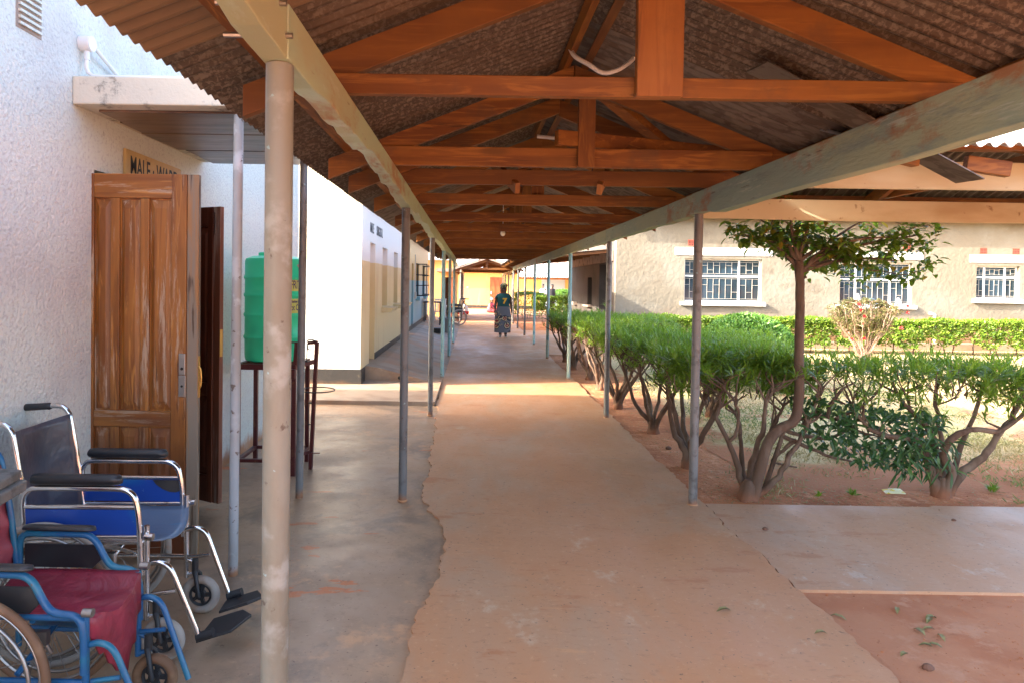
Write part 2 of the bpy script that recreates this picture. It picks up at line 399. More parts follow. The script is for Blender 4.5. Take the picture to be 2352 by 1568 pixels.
mat('floor_grey', (0.435, 0.278, 0.164), [
    ((0.364, 0.241, 0.153), dict(scale=0.8, detail=9, rough=0.62, lo=0.42, hi=0.58)),
    ((0.215, 0.157, 0.110), dict(scale=1.2, detail=11, rough=0.68, dist=0.5, lo=0.50, hi=0.64, fac=0.85)),
    ((0.611, 0.336, 0.171), dict(scale=1.3, detail=10, rough=0.68, lo=0.55, hi=0.66, fac=0.8)),
    ((0.182, 0.140, 0.104), dict(scale=3.2, detail=12, rough=0.75, lo=0.60, hi=0.70, fac=0.6)),
    ((0.520, 0.174, 0.065), dict(scale=2.6, st=(.6, 1.5, 1), detail=6, lo=0.66, hi=0.68)),
    ((0.260, 0.174, 0.113), dict(scale=24, detail=9, rough=0.72, lo=0.55, hi=0.64, fac=0.45)),
    ((0.572, 0.381, 0.235), dict(scale=32, detail=8, rough=0.72, lo=0.58, hi=0.66, fac=0.4)),
    ((0.169, 0.090, 0.053), dict(scale=40, detail=5, lo=0.66, hi=0.70, fac=0.85)),
], rough=0.36, rmask=(0.34, 0.58, dict(scale=1.5, detail=9, rough=0.66, lo=0.34, hi=0.66)), spec=0.5,
    bump=[dict(scale=1.8, detail=4, s=0.08, d=0.05), dict(scale=26, detail=9, s=0.18, d=0.005)])
mat('concrete_ramp', (0.34, 0.25, 0.18), [((0.24, 0.165, 0.115), dict(scale=2, detail=7, lo=0.45, hi=0.65)), ((0.37, 0.20, 0.11), dict(scale=1.1, detail=6, lo=0.5, hi=0.66))], rough=0.6, bump=[dict(scale=14, detail=6, s=0.3, d=0.012)])

# small things
mat('chrome', (0.72, 0.71, 0.70), [((0.40, 0.33, 0.27), dict(scale=14, detail=5, lo=0.62, hi=0.72))], rough=0.16, metal=1.0)
mat('steel_dull', (0.34, 0.32, 0.30), rough=0.35, metal=0.9)
mat('black_rubber', (0.022, 0.022, 0.024), rough=0.5)
mat('black_vinyl', (0.016, 0.016, 0.018), [((0.05, 0.045, 0.04), dict(scale=4, detail=5, lo=0.5, hi=0.7))], rough=0.38, bump=[dict(scale=5, s=0.15, d=0.02)])
mat('navy_vinyl', (0.040, 0.042, 0.058), [((0.075, 0.072, 0.085), dict(scale=3, detail=5, lo=0.45, hi=0.7))], rough=0.33, bump=[dict(scale=6, detail=3, s=0.5, d=0.025)])
mat('blue_vinyl', (0.016, 0.060, 0.30), [((0.016, 0.17, 0.36), dict(scale=1.6, st=(1, 1, 1.2), detail=2, lo=0.50, hi=0.62)), ((0.10, 0.20, 0.34), dict(scale=20, detail=5, lo=0.68, hi=0.75, fac=0.6))], rough=0.22, bump=[dict(scale=5, s=0.2, d=0.01)])
mat('slate_vinyl', (0.12, 0.165, 0.24), [((0.07, 0.20, 0.33), dict(scale=7, st=(.3, 1, 1), detail=3, dist=2, lo=0.58, hi=0.68))], rough=0.28, bump=[dict(scale=7, st=(.4, 1, 1), s=0.5, d=0.02)])
mat('maroon_vinyl', (0.33, 0.030, 0.055), [((0.21, 0.018, 0.033), dict(scale=3, detail=4, lo=0.45, hi=0.65)), ((0.32, 0.075, 0.085), dict(scale=9, detail=6, lo=0.62, hi=0.72, fac=0.7))], rough=0.42, bump=[dict(scale=7, detail=4, dist=1.0, s=0.6, d=0.025)])
mat('maroon_folds', (0.31, 0.055, 0.07), [((0.17, 0.03, 0.035), dict(kind='wave', scale=3.2, st=(0.4, .8, 1), detail=3, dist=3.5, lo=0.3, hi=0.7))], rough=0.5, bump=[dict(kind='wave', scale=3.2, st=(0.4, .8, 1), detail=3, dist=3.5, s=0.9, d=0.04)])  # folds also drawn in the colour, darker bands on the bump's wave
mat('blue_tube', (0.016, 0.095, 0.225), [((0.022, 0.15, 0.235), dict(scale=5, detail=4, lo=0.45, hi=0.65)), ((0.16, 0.09, 0.055), dict(scale=18, detail=6, lo=0.66, hi=0.72))], rough=0.3)
mat('tyre_brown', (0.17, 0.085, 0.042), [((0.25, 0.14, 0.075), dict(scale=8, detail=5, lo=0.5, hi=0.7))], rough=0.7)
mat('tyre_grey', (0.36, 0.32, 0.28), [((0.27, 0.18, 0.12), dict(scale=6, detail=5, lo=0.5, hi=0.7))], rough=0.65)
mat('cushion_grey', (0.15, 0.14, 0.125), [((0.09, 0.085, 0.075), dict(scale=18, detail=6, lo=0.45, hi=0.65))], rough=0.9, bump=[dict(scale=60, s=0.5, d=0.006)])
mat('tank_green', (0.033, 0.696, 0.354), [((0.029, 0.571, 0.280), dict(scale=1.4, detail=3, lo=0.45, hi=0.65)), ((0.220, 0.373, 0.199), dict(scale=11, detail=6, lo=0.70, hi=0.76, fac=0.8))], rough=0.36, spec=0.45)
mat('maroon_steel', (0.085, 0.014, 0.014), [((0.13, 0.045, 0.025), dict(scale=12, detail=5, lo=0.56, hi=0.68))], rough=0.4)
mat('sticker_yellow', (0.52, 0.56, 0.10), rough=0.35)
mat('ink_violet', (0.045, 0.022, 0.11), rough=0.5)
mat('ink_black', (0.028, 0.024, 0.024), rough=0.7)
mat('ink_grey', (0.10, 0.105, 0.12), rough=0.7)
mat('sign_board', (0.52, 0.34, 0.12), [((0.43, 0.26, 0.085), dict(scale=5, detail=5, lo=0.5, hi=0.7)), ((0.16, 0.07, 0.03), dict(kind='voronoi', scale=8, lo=0.07, hi=0.03, fac=0.7))], rough=0.6)
mat('pvc_white', (0.72, 0.71, 0.70), rough=0.4)
mat('brass', (0.52, 0.33, 0.10), rough=0.35, metal=0.9)
mat('glass_dark', (0.020, 0.034, 0.044), [((0.035, 0.062, 0.085), dict(scale=0.9, detail=3, lo=0.45, hi=0.62))], rough=0.05, spec=0.35)
mat('bar_paint', (0.42, 0.40, 0.35), rough=0.6)
mat('airbrick_red', (0.42, 0.085, 0.05), rough=0.8)
mat('black_steel', (0.022, 0.022, 0.026), rough=0.5)
mat('plastic_white', (0.64, 0.60, 0.54), rough=0.4)
mat('grey_bin', (0.20, 0.19, 0.185), rough=0.6)
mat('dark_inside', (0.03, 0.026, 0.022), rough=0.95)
mat('bark', (0.115, 0.070, 0.045), [((0.185, 0.13, 0.09), dict(scale=6, st=(1, 1, .4), detail=6, lo=0.45, hi=0.65)), ((0.085, 0.046, 0.028), dict(scale=14, st=(1, 1, .3), detail=6, lo=0.55, hi=0.7)), ((0.24, 0.10, 0.05), dict(kind='axis', axis=2, lo=0.12, hi=0.0, wob=0.16, scale=9))], rough=0.85, bump=[dict(scale=38, st=(1, 1, .3), detail=5, s=0.8, d=0.012)])
mat('bark_pale', (0.30, 0.215, 0.155), [((0.20, 0.12, 0.075), dict(scale=6, detail=5, lo=0.45, hi=0.65))], rough=0.85)
leaf_mat('leaf_oleander', (0.125, 0.235, 0.022), (0.265, 0.440, 0.040), (0.24, 0.28, 0.13), trans=0.42, rough=0.34)
leaf_mat('leaf_dark', (0.035, 0.090, 0.026), (0.062, 0.150, 0.034), (0.10, 0.20, 0.045), trans=0.30, rough=0.34)
leaf_mat('leaf_lemon', (0.100, 0.190, 0.020), (0.190, 0.310, 0.032), (0.34, 0.25, 0.03), trans=0.45, rough=0.3)
leaf_mat('leaf_hedge', (0.110, 0.215, 0.022), (0.235, 0.350, 0.030), (0.30, 0.36, 0.07), trans=0.4, rough=0.4)
leaf_mat('leaf_dome', (0.105, 0.240, 0.036), (0.190, 0.380, 0.055), (0.19, 0.32, 0.06), trans=0.3, rough=0.36)
leaf_mat('leaf_dry', (0.155, 0.165, 0.060), (0.235, 0.215, 0.080), (0.26, 0.13, 0.09), trans=0.35, rough=0.6)
leaf_mat('petal_red', (0.55, 0.035, 0.035), (0.60, 0.07, 0.06), trans=0.3)
leaf_mat('grass_mix', (0.34, 0.28, 0.12), (0.14, 0.23, 0.05), (0.50, 0.42, 0.24), trans=0.3, rough=0.6)
leaf_mat('leaf_fallen', (0.23, 0.22, 0.085), (0.32, 0.28, 0.12), trans=0.1, rough=0.6)
mat('skin_dark', (0.070, 0.034, 0.022), rough=0.5)
mat('shirt_teal', (0.008, 0.085, 0.088), [((0.005, 0.055, 0.06), dict(scale=4, detail=4, lo=0.45, hi=0.65))], rough=0.85, bump=[dict(scale=9, s=0.4, d=0.02)])
mat('gold_print', (0.70, 0.42, 0.045), rough=0.3, metal=0.35)
mat('headwrap', (0.08, 0.085, 0.045), [((0.26, 0.24, 0.10), dict(kind='cells', scale=16, lo=0.55, hi=0.6)), ((0.02, 0.025, 0.02), dict(scale=13, detail=2, lo=0.55, hi=0.6))], rough=0.85)
mat('wrap_skirt', (0.125, 0.130, 0.155), [
    ((0.030, 0.032, 0.042), dict(kind='voronoi', scale=5.0, st=(1, 0.0, 1), lo=0.50, hi=0.46)),
    ((0.46, 0.38, 0.22), dict(kind='voronoi', scale=5.0, st=(1, 0.0, 1), lo=0.42, hi=0.38, **{'and': dict(kind='voronoi', scale=17, st=(1, 0.0, 1), lo=0.60, hi=0.52)})),
    ((0.24, 0.022, 0.026), dict(kind='voronoi', scale=5.0, st=(1, 0.0, 1), lo=0.27, hi=0.24)),
    ((0.42, 0.34, 0.20), dict(kind='voronoi', scale=5.0, st=(1, 0.0, 1), lo=0.12, hi=0.10)),
    ((0.36, 0.30, 0.17), dict(kind='voronoi', scale=9, st=(1, 0.0, 1), lo=0.22, hi=0.18, fac=0.6))], rough=0.85, bump=[dict(scale=4, st=(3, 3, .4), s=0.4, d=0.03)])
mat('cloth_white', (0.68, 0.67, 0.66), rough=0.9)
mat('cloth_red', (0.42, 0.022, 0.035), [((0.035, 0.03, 0.03), dict(kind='voronoi', scale=9, lo=0.4, hi=0.36))], rough=0.9)
mat('cloth_pink', (0.60, 0.10, 0.14), rough=0.9)
mat('cloth_dark', (0.018, 0.018, 0.022), rough=0.9)
mat('cloth_beige', (0.47, 0.39, 0.33), rough=0.9)
mat('packet_yellow', (0.72, 0.70, 0.42), [((0.70, 0.55, 0.03), dict(scale=20, detail=2, lo=0.52, hi=0.56))], rough=0.5)
mat('purple_wrap', (0.20, 0.04, 0.26), rough=0.4)
mat('stone', (0.17, 0.085, 0.055), rough=0.9)
mat('bulb_white', (0.80, 0.79, 0.75), rough=0.25)


# ------------------------------------------------------------------ mesh helpers
ORG = {}


class MB:
    def __init__(self):
        self.v, self.f, self.r = [], [], []

    def quad(self, *p):
        n = len(self.v)
        self.v += [tuple(q) for q in p]
        self.f.append(tuple(range(n, n + len(p))))

    def box(self, x0, x1, y0, y1, z0, z1):
        n = len(self.v)
        self.v += [(x0, y0, z0), (x1, y0, z0), (x1, y1, z0), (x0, y1, z0), (x0, y0, z1), (x1, y0, z1), (x1, y1, z1), (x0, y1, z1)]
        for q in ((3, 2, 1, 0), (4, 5, 6, 7), (0, 1, 5, 4), (1, 2, 6, 5), (2, 3, 7, 6), (3, 0, 4, 7)):
            self.f.append(tuple(n + i for i in q))
        return self

    def bar(self, a, b, w, h, up=(0, 0, 1)):
        """a box from a to b, w across and h along up"""
        a, b = Vector(a), Vector(b)
        d = (b - a).normalized()
        s = d.cross(Vector(up)).normalized()
        u = s.cross(d).normalized()
        n = len(self.v)
        for p in (a, b):
            for i, j in ((-1, -1), (1, -1), (1, 1), (-1, 1)):
                self.v.append(tuple(p + s * (w * .5 * i) + u * (h * .5 * j)))
        for q in ((0, 3, 2, 1), (4, 5, 6, 7), (0, 1, 5, 4), (1, 2, 6, 5), (2, 3, 7, 6), (3, 0, 4, 7)):
            self.f.append(tuple(n + i for i in q))
        return self

    def tube(self, pts, rad, n=8, caps=True, closed=False):
        pts = [Vector(p) for p in pts]
        k = len(pts)
        rads = rad if isinstance(rad, (list, tuple)) else [rad] * k
        b0 = len(self.v)
        prev = None
        for i, p in enumerate(pts):
            if closed:
                d = (pts[(i + 1) % k] - pts[i - 1]).normalized()
            else:
                d = (pts[min(i + 1, k - 1)] - pts[max(i - 1, 0)]).normalized()
            if prev is None:
                up = Vector((0, 0, 1)) if abs(d.z) < .9 else Vector((1, 0, 0))
                s = d.cross(up).normalized()
            else:
                s = (prev - d * prev.dot(d)).normalized()
            prev = s
            u = d.cross(s)
            for j in range(n):
                a = 2 * math.pi * j / n
                self.v.append(tuple(p + (s * math.cos(a) + u * math.sin(a)) * rads[i]))
        for i in range(k if closed else k - 1):
            i2 = (i + 1) % k
            for j in range(n):
                self.f.append((b0 + i * n + j, b0 + i * n + (j + 1) % n, b0 + i2 * n + (j + 1) % n, b0 + i2 * n + j))
        if caps and not closed:
            self.f.append(tuple(b0 + j for j in reversed(range(n))))
            self.f.append(tuple(b0 + (k - 1) * n + j for j in range(n)))
        return self

    def ring(self, c, r, tr, axis='y', n=28, m=8):
        c = Vector(c)
        pts = []
        for i in range(n):
            a = 2 * math.pi * i / n
            o = {'y': (math.cos(a), 0, math.sin(a)), 'z': (math.cos(a), math.sin(a), 0), 'x': (0, math.cos(a), math.sin(a))}[axis]
            pts.append(c + Vector(o) * r)
        return self.tube(pts, tr, m, closed=True)

    def loft(self, rings, n=16, caps=True):
        """rings: (centre, rx, ry) ellipses, stacked; an optional 4th entry is the ring's (u, v) frame"""
        b0 = len(self.v)
        for rg in rings:
            c, rx, ry = Vector(rg[0]), rg[1], rg[2]
            u, w = (Vector(rg[3][0]), Vector(rg[3][1])) if len(rg) > 3 else (Vector((1, 0, 0)), Vector((0, 1, 0)))
            for j in range(n):
                a = 2 * math.pi * j / n
                self.v.append(tuple(c + u * (rx * math.cos(a)) + w * (ry * math.sin(a))))
        for i in range(len(rings) - 1):
            for j in range(n):
                self.f.append((b0 + i * n + j, b0 + i * n + (j + 1) % n, b0 + (i + 1) * n + (j + 1) % n, b0 + (i + 1) * n + j))
        if caps:
            self.f.append(tuple(b0 + j for j in reversed(range(n))))
            self.f.append(tuple(b0 + (len(rings) - 1) * n + j for j in range(n)))
        return self

    def wall(self, axis, c0, c1, u0, u1, z0, z1, ops=()):
        us = sorted({u0, u1, *[o[0] for o in ops], *[o[1] for o in ops]})
        zs = sorted({z0, z1, *[o[2] for o in ops], *[o[3] for o in ops]})
        us = [u for u in us if u0 <= u <= u1]
        zs = [z for z in zs if z0 <= z <= z1]
        P = (lambda u, c, z: (u, c, z)) if axis == 'x' else (lambda u, c, z: (c, u, z))
        nu, nz = len(us) - 1, len(zs) - 1

        def solid(i, j):
            if not (0 <= i < nu and 0 <= j < nz):
                return False
            um, zm = (us[i] + us[i + 1]) / 2, (zs[j] + zs[j + 1]) / 2
            return not any(o[0] < um < o[1] and o[2] < zm < o[3] for o in ops)
        for i in range(nu):
            for j in range(nz):
                if not solid(i, j):
                    continue
                a, b, e, g = us[i], us[i + 1], zs[j], zs[j + 1]
                for c in (c0, c1):
                    self.quad(P(a, c, e), P(b, c, e), P(b, c, g), P(a, c, g))
                if not solid(i - 1, j):
                    self.quad(P(a, c0, e), P(a, c1, e), P(a, c1, g), P(a, c0, g))
                if not solid(i + 1, j):
                    self.quad(P(b, c0, e), P(b, c1, e), P(b, c1, g), P(b, c0, g))
                if not solid(i, j - 1):
                    self.quad(P(a, c0, e), P(b, c0, e), P(b, c1, e), P(a, c1, e))
                if not solid(i, j + 1):
                    self.quad(P(a, c0, g), P(b, c0, g), P(b, c1, g), P(a, c1, g))
        return self

    def leaf(self, p, d, nrm, L, W, bend=0.15, r=None):
        d = d.normalized()
        s = d.cross(nrm)
        if s.length < 1e-4:
            s = d.orthogonal()
        s.normalize()
        up = s.cross(d)
        n = len(self.v)
        m = p + d * (L * .45) + up * (bend * L * .5)
        t = p + d * L - up * (bend * L * .4)
        self.v += [tuple(p), tuple(m + s * (W * .5)), tuple(t), tuple(m - s * (W * .5))]
        self.f.append((n, n + 1, n + 2, n + 3))
        self.r.append(random.random() if r is None else r)

    def leaf2(self, p, d, nrm, L, W, bend=0.2, r=None):
        d = d.normalized()
        s = d.cross(nrm)
        if s.length < 1e-4:
            s = d.orthogonal()
        s.normalize()
        up = s.cross(d)
        n = len(self.v)
        a = p + d * (L * .28) + up * (bend * L * .35)
        b = p + d * (L * .66) + up * (bend * L * .3)
        t = p + d * L - up * (bend * L * .3)
        cup = up * (W * .12)
        self.v += [tuple(p), tuple(a + s * (W * .42) + cup), tuple(b + s * (W * .40) + cup), tuple(t), tuple(b - s * (W * .40) + cup), tuple(a - s * (W * .42) + cup), tuple(a), tuple(b)]
        self.f += [(n, n + 1, n + 6), (n + 1, n + 2, n + 7, n + 6), (n + 2, n + 3, n + 7), (n, n + 6, n + 5), (n + 6, n + 7, n + 4, n + 5), (n + 7, n + 3, n + 4)]
        q = random.random() if r is None else r
        self.r += [q] * 6

    def mesh(self, name, org=(0, 0, 0), fix=False):
        me = bpy.data.meshes.new(name)
        ox, oy, oz = org
        me.from_pydata([(x - ox, y - oy, z - oz) for x, y, z in self.v], [], self.f)
        if self.r:
            at_ = me.attributes.new('rnd', 'FLOAT', 'FACE')
            at_.data.foreach_set('value', self.r)
        if fix:
            bm = bmesh.new()
            bm.from_mesh(me)
            bmesh.ops.remove_doubles(bm, verts=bm.verts, dist=1e-5)
            bmesh.ops.recalc_face_normals(bm, faces=bm.faces)
            bm.to_mesh(me)
            bm.free()
        me.update()
        return me

    def build(self, name, material, parent=None, smooth=False, fix=False, bevel=0, kind=None, org=None):
        o0 = ORG.get(parent.name, (0, 0, 0)) if parent else (org or (0, 0, 0))
        me = self.mesh(name, o0, fix)
        me.materials.append(MATS[material])
        if smooth:
            me.polygons.foreach_set('use_smooth', [True] * len(me.polygons))
        o = bpy.data.objects.new(name, me)
        col.objects.link(o)
        if parent:
            o.parent = parent
        else:
            o.location = o0
        ORG[o.name] = o0
        if bevel:
            md = o.modifiers.new('bevel', 'BEVEL')
            md.width = bevel
            md.segments = 2
            md.limit_method = 'ANGLE'
            md.angle_limit = R(50)
        if smooth and not self.r and hasattr(me, 'set_sharp_from_angle'):
            me.set_sharp_from_angle(angle=R(50))
        if kind:
            o['kind'] = kind
        return o


def tag(o, label, cat, group=None):
    o['label'] = label
    o['category'] = cat
    if group:
        o['group'] = group
    return o


def thing(name, loc, label, cat, group=None):
    o = bpy.data.objects.new(name, None)
    o.empty_display_size = 0.2
    col.objects.link(o)
    o.location = loc
    ORG[o.name] = tuple(loc)
    return tag(o, label, cat, group)


def struct(o):
    o['kind'] = 'structure'
    return o


def copy_tree(o, parent=None):
    c = o.copy()
    col.objects.link(c)
    c.parent = parent
    for ch in list(o.children):
        copy_tree(ch, c)
    return c


def text_mesh(name, body, size, material, parent, loc, rot, squeeze=1.0, bold=0.0, extrude=0.001, align='LEFT'):
    cu = bpy.data.curves.new(name, 'FONT')
    cu.body = body
    cu.size = size
    cu.extrude = extrude
    cu.offset = bold
    cu.align_x = align
    tmp = bpy.data.objects.new(name, cu)
    col.objects.link(tmp)
    dg = bpy.context.evaluated_depsgraph_get()
    me = bpy.data.meshes.new_from_object(tmp.evaluated_get(dg))
    bpy.data.objects.remove(tmp)
    bpy.data.curves.remove(cu)
    me.materials.clear()
    me.materials.append(MATS[material])
    me.transform(Matrix.Diagonal((squeeze, 1, 1, 1)))
    o = bpy.data.objects.new(name, me)
    col.objects.link(o)
    if parent:
        o.parent = parent
        b = ORG[parent.name]
        o.location = Vector(loc) - Vector(b)
    else:
        o.location = loc
    o.rotation_euler = rot
    return o


def rnd(a, b):
    return random.uniform(a, b)


def fn(x, s=1.0, seed=0.0):
    return mnoise.noise(Vector((x * s, seed, seed * 1.7)))

# ================================================================== the setting
def strip(name, material, y0, y1, step, xl, xr, z, depth=0.25, xdiv=1, cant=None):
    """a slab with ragged left and right edges"""
    m = MB()
    n = int((y1 - y0) / step)
    ys = [y0 + (y1 - y0) * i / n for i in range(n + 1)]
    L = [(xl(y), y) for y in ys]
    Rr = [(xr(y), y) for y in ys]
    for i in range(n):
        a, b, c, d = L[i], Rr[i], Rr[i + 1], L[i + 1]
        m.quad((*a, z), (*b, z), (*c, z), (*d, z))
        m.quad((*a, z - depth), (*a, z), (*d, z), (*d, z - depth))
        m.quad((*b, z), (*b, z - depth), (*c, z - depth), (*c, z))
    for e, (a, b) in enumerate(((L[0], Rr[0]), (L[-1], Rr[-1]))):
        m.quad((*a, z - depth), (*b, z - depth), (*b, z), (*a, z))
    return struct(m.build(name, material, fix=True))


def ragged(pts, amp, seed):
    def f(y):
        if y <= pts[0][0]:
            b = pts[0][1]
        elif y >= pts[-1][0]:
            b = pts[-1][1]
        else:
            for (ya, xa), (yb, xb) in zip(pts, pts[1:]):
                if ya <= y <= yb:
                    b = xa + (xb - xa) * (y - ya) / (yb - ya)
                    break
        return b + amp * (fn(y, 2.2, seed) + .7 * fn(y, 6.0, seed + 3) + .6 * fn(y, 13, seed + 7) + .22 * fn(y, 31, seed + 2))
    return f


g = MB()
g.quad((-400, -400, -0.038), (400, -400, -0.038), (400, 400, -0.038), (-400, 400, -0.038))
struct(g.build('ground', 'soil'))

edgeL = ragged([(-2, -.40), (2.6, -.36), (3.6, -.24), (4.2, -.17), (4.8, -.19), (5.15, -.30), (5.5, -.40), (6.4, -.37), (7.5, -.42), (9.4, -.47), (9.9, -.52), (46, -.52)], 0.045, 1.3)
edgeR = ragged([(-2, 1.90), (3.9, 1.90), (5.4, 1.86), (7.0, 1.86), (16.5, 1.88), (46, 1.9)], 0.030, 5.1)
strip('walkway_floor', 'floor_red', -3.0, 46.0, 0.025, edgeL, edgeR, 0.0)
left_in = ragged([(-3, -.10), (9.5, -.12)], 0.0, 2)
strip('ward_pavement', 'floor_grey', -3.0, 9.62, 0.5, lambda y: -2.33, lambda y: -.05, -0.013)
# raised pavement beyond the low step
rp = MB()
n = 40
for i in range(n):
    xa, xb = -7 + 6.49 * i / n, -7 + 6.49 * (i + 1) / n
    ya, yb = 9.62 + .03 * fn(xa, 3, 4) + .012 * fn(xa, 14, 2), 9.62 + .03 * fn(xb, 3, 4) + .012 * fn(xb, 14, 2)
    rp.quad((xa, ya, .045), (xb, yb, .045), (xb, 11.9, .045), (xa, 11.9, .045))
    rp.quad((xa, ya, -.2), (xb, yb, -.2), (xb, yb, .045), (xa, ya, .045))
rp.quad((-.51, 9.6, -.2), (-.51, 11.9, -.2), (-.51, 11.9, .045), (-.51, 9.6, .045))
struct(rp.build('raised_pavement', 'concrete_ramp', fix=True))
# ramp apron along the wall of the next block
rm = MB()
prof = [(-.50, .0), (-.9, .085), (-1.3, .19), (-1.62, .27), (-1.95, .30)]
ys = [11.62 + (30 - 11.62) * i / 30 for i in range(31)]
for i in range(30):
    for (xa, za), (xb, zb) in zip(prof, prof[1:]):
        d1, d2 = .015 * fn(ys[i], 1.3, 9), .015 * fn(ys[i + 1], 1.3, 9)
        rm.quad((xa, ys[i], za + d1 * (za > .01)), (xb, ys[i], zb + d1), (xb, ys[i + 1], zb + d2), (xa, ys[i + 1], za + d2 * (za > .01)))
for (xa, za), (xb, zb) in zip(prof, prof[1:]):
    rm.quad((xa, 11.62, -.1), (xb, 11.62, -.1), (xb, 11.62, zb), (xa, 11.62, za))
ramp = struct(rm.build('ramp', 'concrete_ramp', fix=True))
for dx in (0, .085):
    h = MB()
    h.tube([(-1.22 + dx, 11.60, .10), (-1.22 + dx, 11.66, .10)], .03, 12)
    h.build('drain_pipe', 'dark_inside', ramp)

# side path in two slabs with the crack between them
crackx = ragged([(3.8, 4.55), (4.4, 4.3), (4.9, 3.9), (5.3, 3.72), (5.7, 3.70)], 0.05, 8.8)
strip('side_path', 'path_concrete', 3.90, 5.44, 0.04, lambda y: edgeR(y) + .016 + .008 * fn(y, 9, 1), lambda y: crackx(y) - .004, -0.012)
strip('side_path', 'path_concrete', 3.90, 5.48, 0.04, lambda y: crackx(y) + .004, lambda y: 11.0, -0.015)
strip('cross_path', 'floor_red', 16.9, 25.5, 0.5, lambda y: 1.84, lambda y: 4.35, -0.006)
strip('cross_path', 'floor_red', 38.0, 46.8, 0.5, lambda y: -9.0, lambda y: 22.0, -0.012)
# trodden earth in the corner before the side path
te = MB()
for i in range(40):
    for j in range(20):
        q_ = []
        for a_, b_ in ((i, j), (i + 1, j), (i + 1, j + 1), (i, j + 1)):
            x_, y_ = 1.80 + 9.2 * (a_ / 40) ** 1.3, -3 + 6.905 * b_ / 20
            q_.append((x_, y_, -.030 + .010 * mnoise.noise(Vector((x_ * 1.3, y_ * 1.3, 6))) * (1 if y_ < 3.8 else 0)))
        te.quad(*q_)
struct(te.build('trodden_earth', 'soil_packed', fix=True, smooth=True))
# veranda floor of the tan block
vf = MB()
vf.box(4.3, 24, 19.9, 20.55, -.1, .16)
struct(vf.build('veranda_kerb', 'concrete_ramp'))

# lawn sheet, gently uneven
lw = MB()
nx, ny = 44, 30


def lawn_z(x, y):
    e = min(1.0, max(0.0, min((x - 2.3) / 1.0, (y - 5.95) / .8, (22.5 - x) / .5)))
    return -.036 + e * (.010 + .008 * mnoise.noise(Vector((x * .6, y * .6, 3.0))))


gx = [2.55 + (22.5 - 2.55) * (i / nx) ** 1.4 for i in range(nx + 1)]
gy = [5.95 + (19.9 - 5.95) * j / ny for j in range(ny + 1)]
for i in range(nx):
    for j in range(ny):
        q = [(gx[i], gy[j]), (gx[i + 1], gy[j]), (gx[i + 1], gy[j + 1]), (gx[i], gy[j + 1])]
        lw.quad(*[(x + (.35 * fn(y, 1.1, 6) if i == 0 and x < 2.6 else 0), y, lawn_z(x, y)) for x, y in q])
struct(lw.build('lawn', 'lawn_dirt', fix=True, smooth=True))


# ================================================================== covered walkway
def corr_sheet(width, length, thick=0.002, amp=0.012, pitch=0.076, seg=8):
    """corrugated sheet: waves along local y, slope along local x (0 .. length)"""
    m = MB()
    k = int(round(width / pitch * seg))
    up, dn = [], []
    for i in range(k + 1):
        y = width * i / k
        z = amp * math.sin(2 * math.pi * y / pitch)
        up.append((y, z + thick))
        dn.append((y, z))
    for i in range(k):
        (y0, a0), (y1, a1) = up[i], up[i + 1]
        (_, b0), (_, b1) = dn[i], dn[i + 1]
        m.quad((0, y0, a0), (length, y0, a0), (length, y1, a1), (0, y1, a1))
        m.quad((0, y0, b0), (0, y1, b1), (length, y1, b1), (length, y0, b0))
        m.quad((0, y0, b0), (0, y0, a0), (0, y1, a1), (0, y1, b1))
        m.quad((length, y0, b0), (length, y1, b1), (length, y1, a1), (length, y0, a0))
    return m


def sheet_obj(name, mesh_cache, key, maker, material, parent, M4):
    k = (key, material)
    if k not in mesh_cache:
        me = maker().mesh(name)
        me.materials.append(MATS[material])
        me.polygons.foreach_set('use_smooth', [True] * len(me.polygons))
        me.set_sharp_from_angle(angle=R(60))
        mesh_cache[k] = me
    o = bpy.data.objects.new(name, mesh_cache[k])
    col.objects.link(o)
    o.parent = parent
    b = Vector(ORG[parent.name])
    o.matrix_local = Matrix.Translation(-b) @ M4
    return o


SHEETS = {}
XL, XR = -.53, 1.77
XM = .62


def gable_roof(root, y0, y1, zr, slope, xl, xr, matfn, cover=0.684):
    """corrugated sheets of both slopes over a ridge along y"""
    ang = math.atan(slope)
    for side, xe in ((-1, xl), (1, xr)):
        ln = abs(xe - XM) / math.cos(ang)
        y = y0
        i = 0
        while y < y1 - .05:
            o_z = .004 * (i % 2)
            # local x runs from the ridge down the slope
            M = Matrix.Translation((XM, y, zr + o_z)) @ (Matrix.Rotation(ang, 4, 'Y') if side > 0 else (Matrix.Rotation(-ang, 4, 'Y') @ Matrix.Diagonal((-1, 1, 1, 1))))
            if side > 0:
                Mx = M @ Matrix.Rotation(R(rnd(-.25, .25)), 4, 'Z')
            else:
                Mx = M
            sheet_obj('roof_sheet', SHEETS, (round(ln, 3), 'l' if side < 0 else 'r'), lambda: corr_sheet(.76, ln + rnd(0, .0)), matfn(side, y), root, Mx)
            y += cover
            i += 1


def wavy_beam(parent, x, w, y0, y1, z0f, z1f, material, name='beam', step=.09):
    m = MB()
    n = max(2, int((y1 - y0) / step))
    rows = []
    for i in range(n + 1):
        y = y0 + (y1 - y0) * i / n
        za, zb = z0f(y), z1f(y)
        jig = .010 * fn(y, 5, 3.3)
        rows.append([(x - w / 2 + jig, y, za + .004 * fn(y, 9, 1)), (x + w / 2, y, za), (x + w / 2, y, zb), (x - w / 2, y, zb)])
    for a, b in zip(rows, rows[1:]):
        for k in range(4):
            m.quad(a[k], a[(k + 1) % 4], b[(k + 1) % 4], b[k])
    m.quad(*rows[0][::-1])
    m.quad(*rows[-1])
    return m.build(name, material, parent, fix=True, bevel=.004)


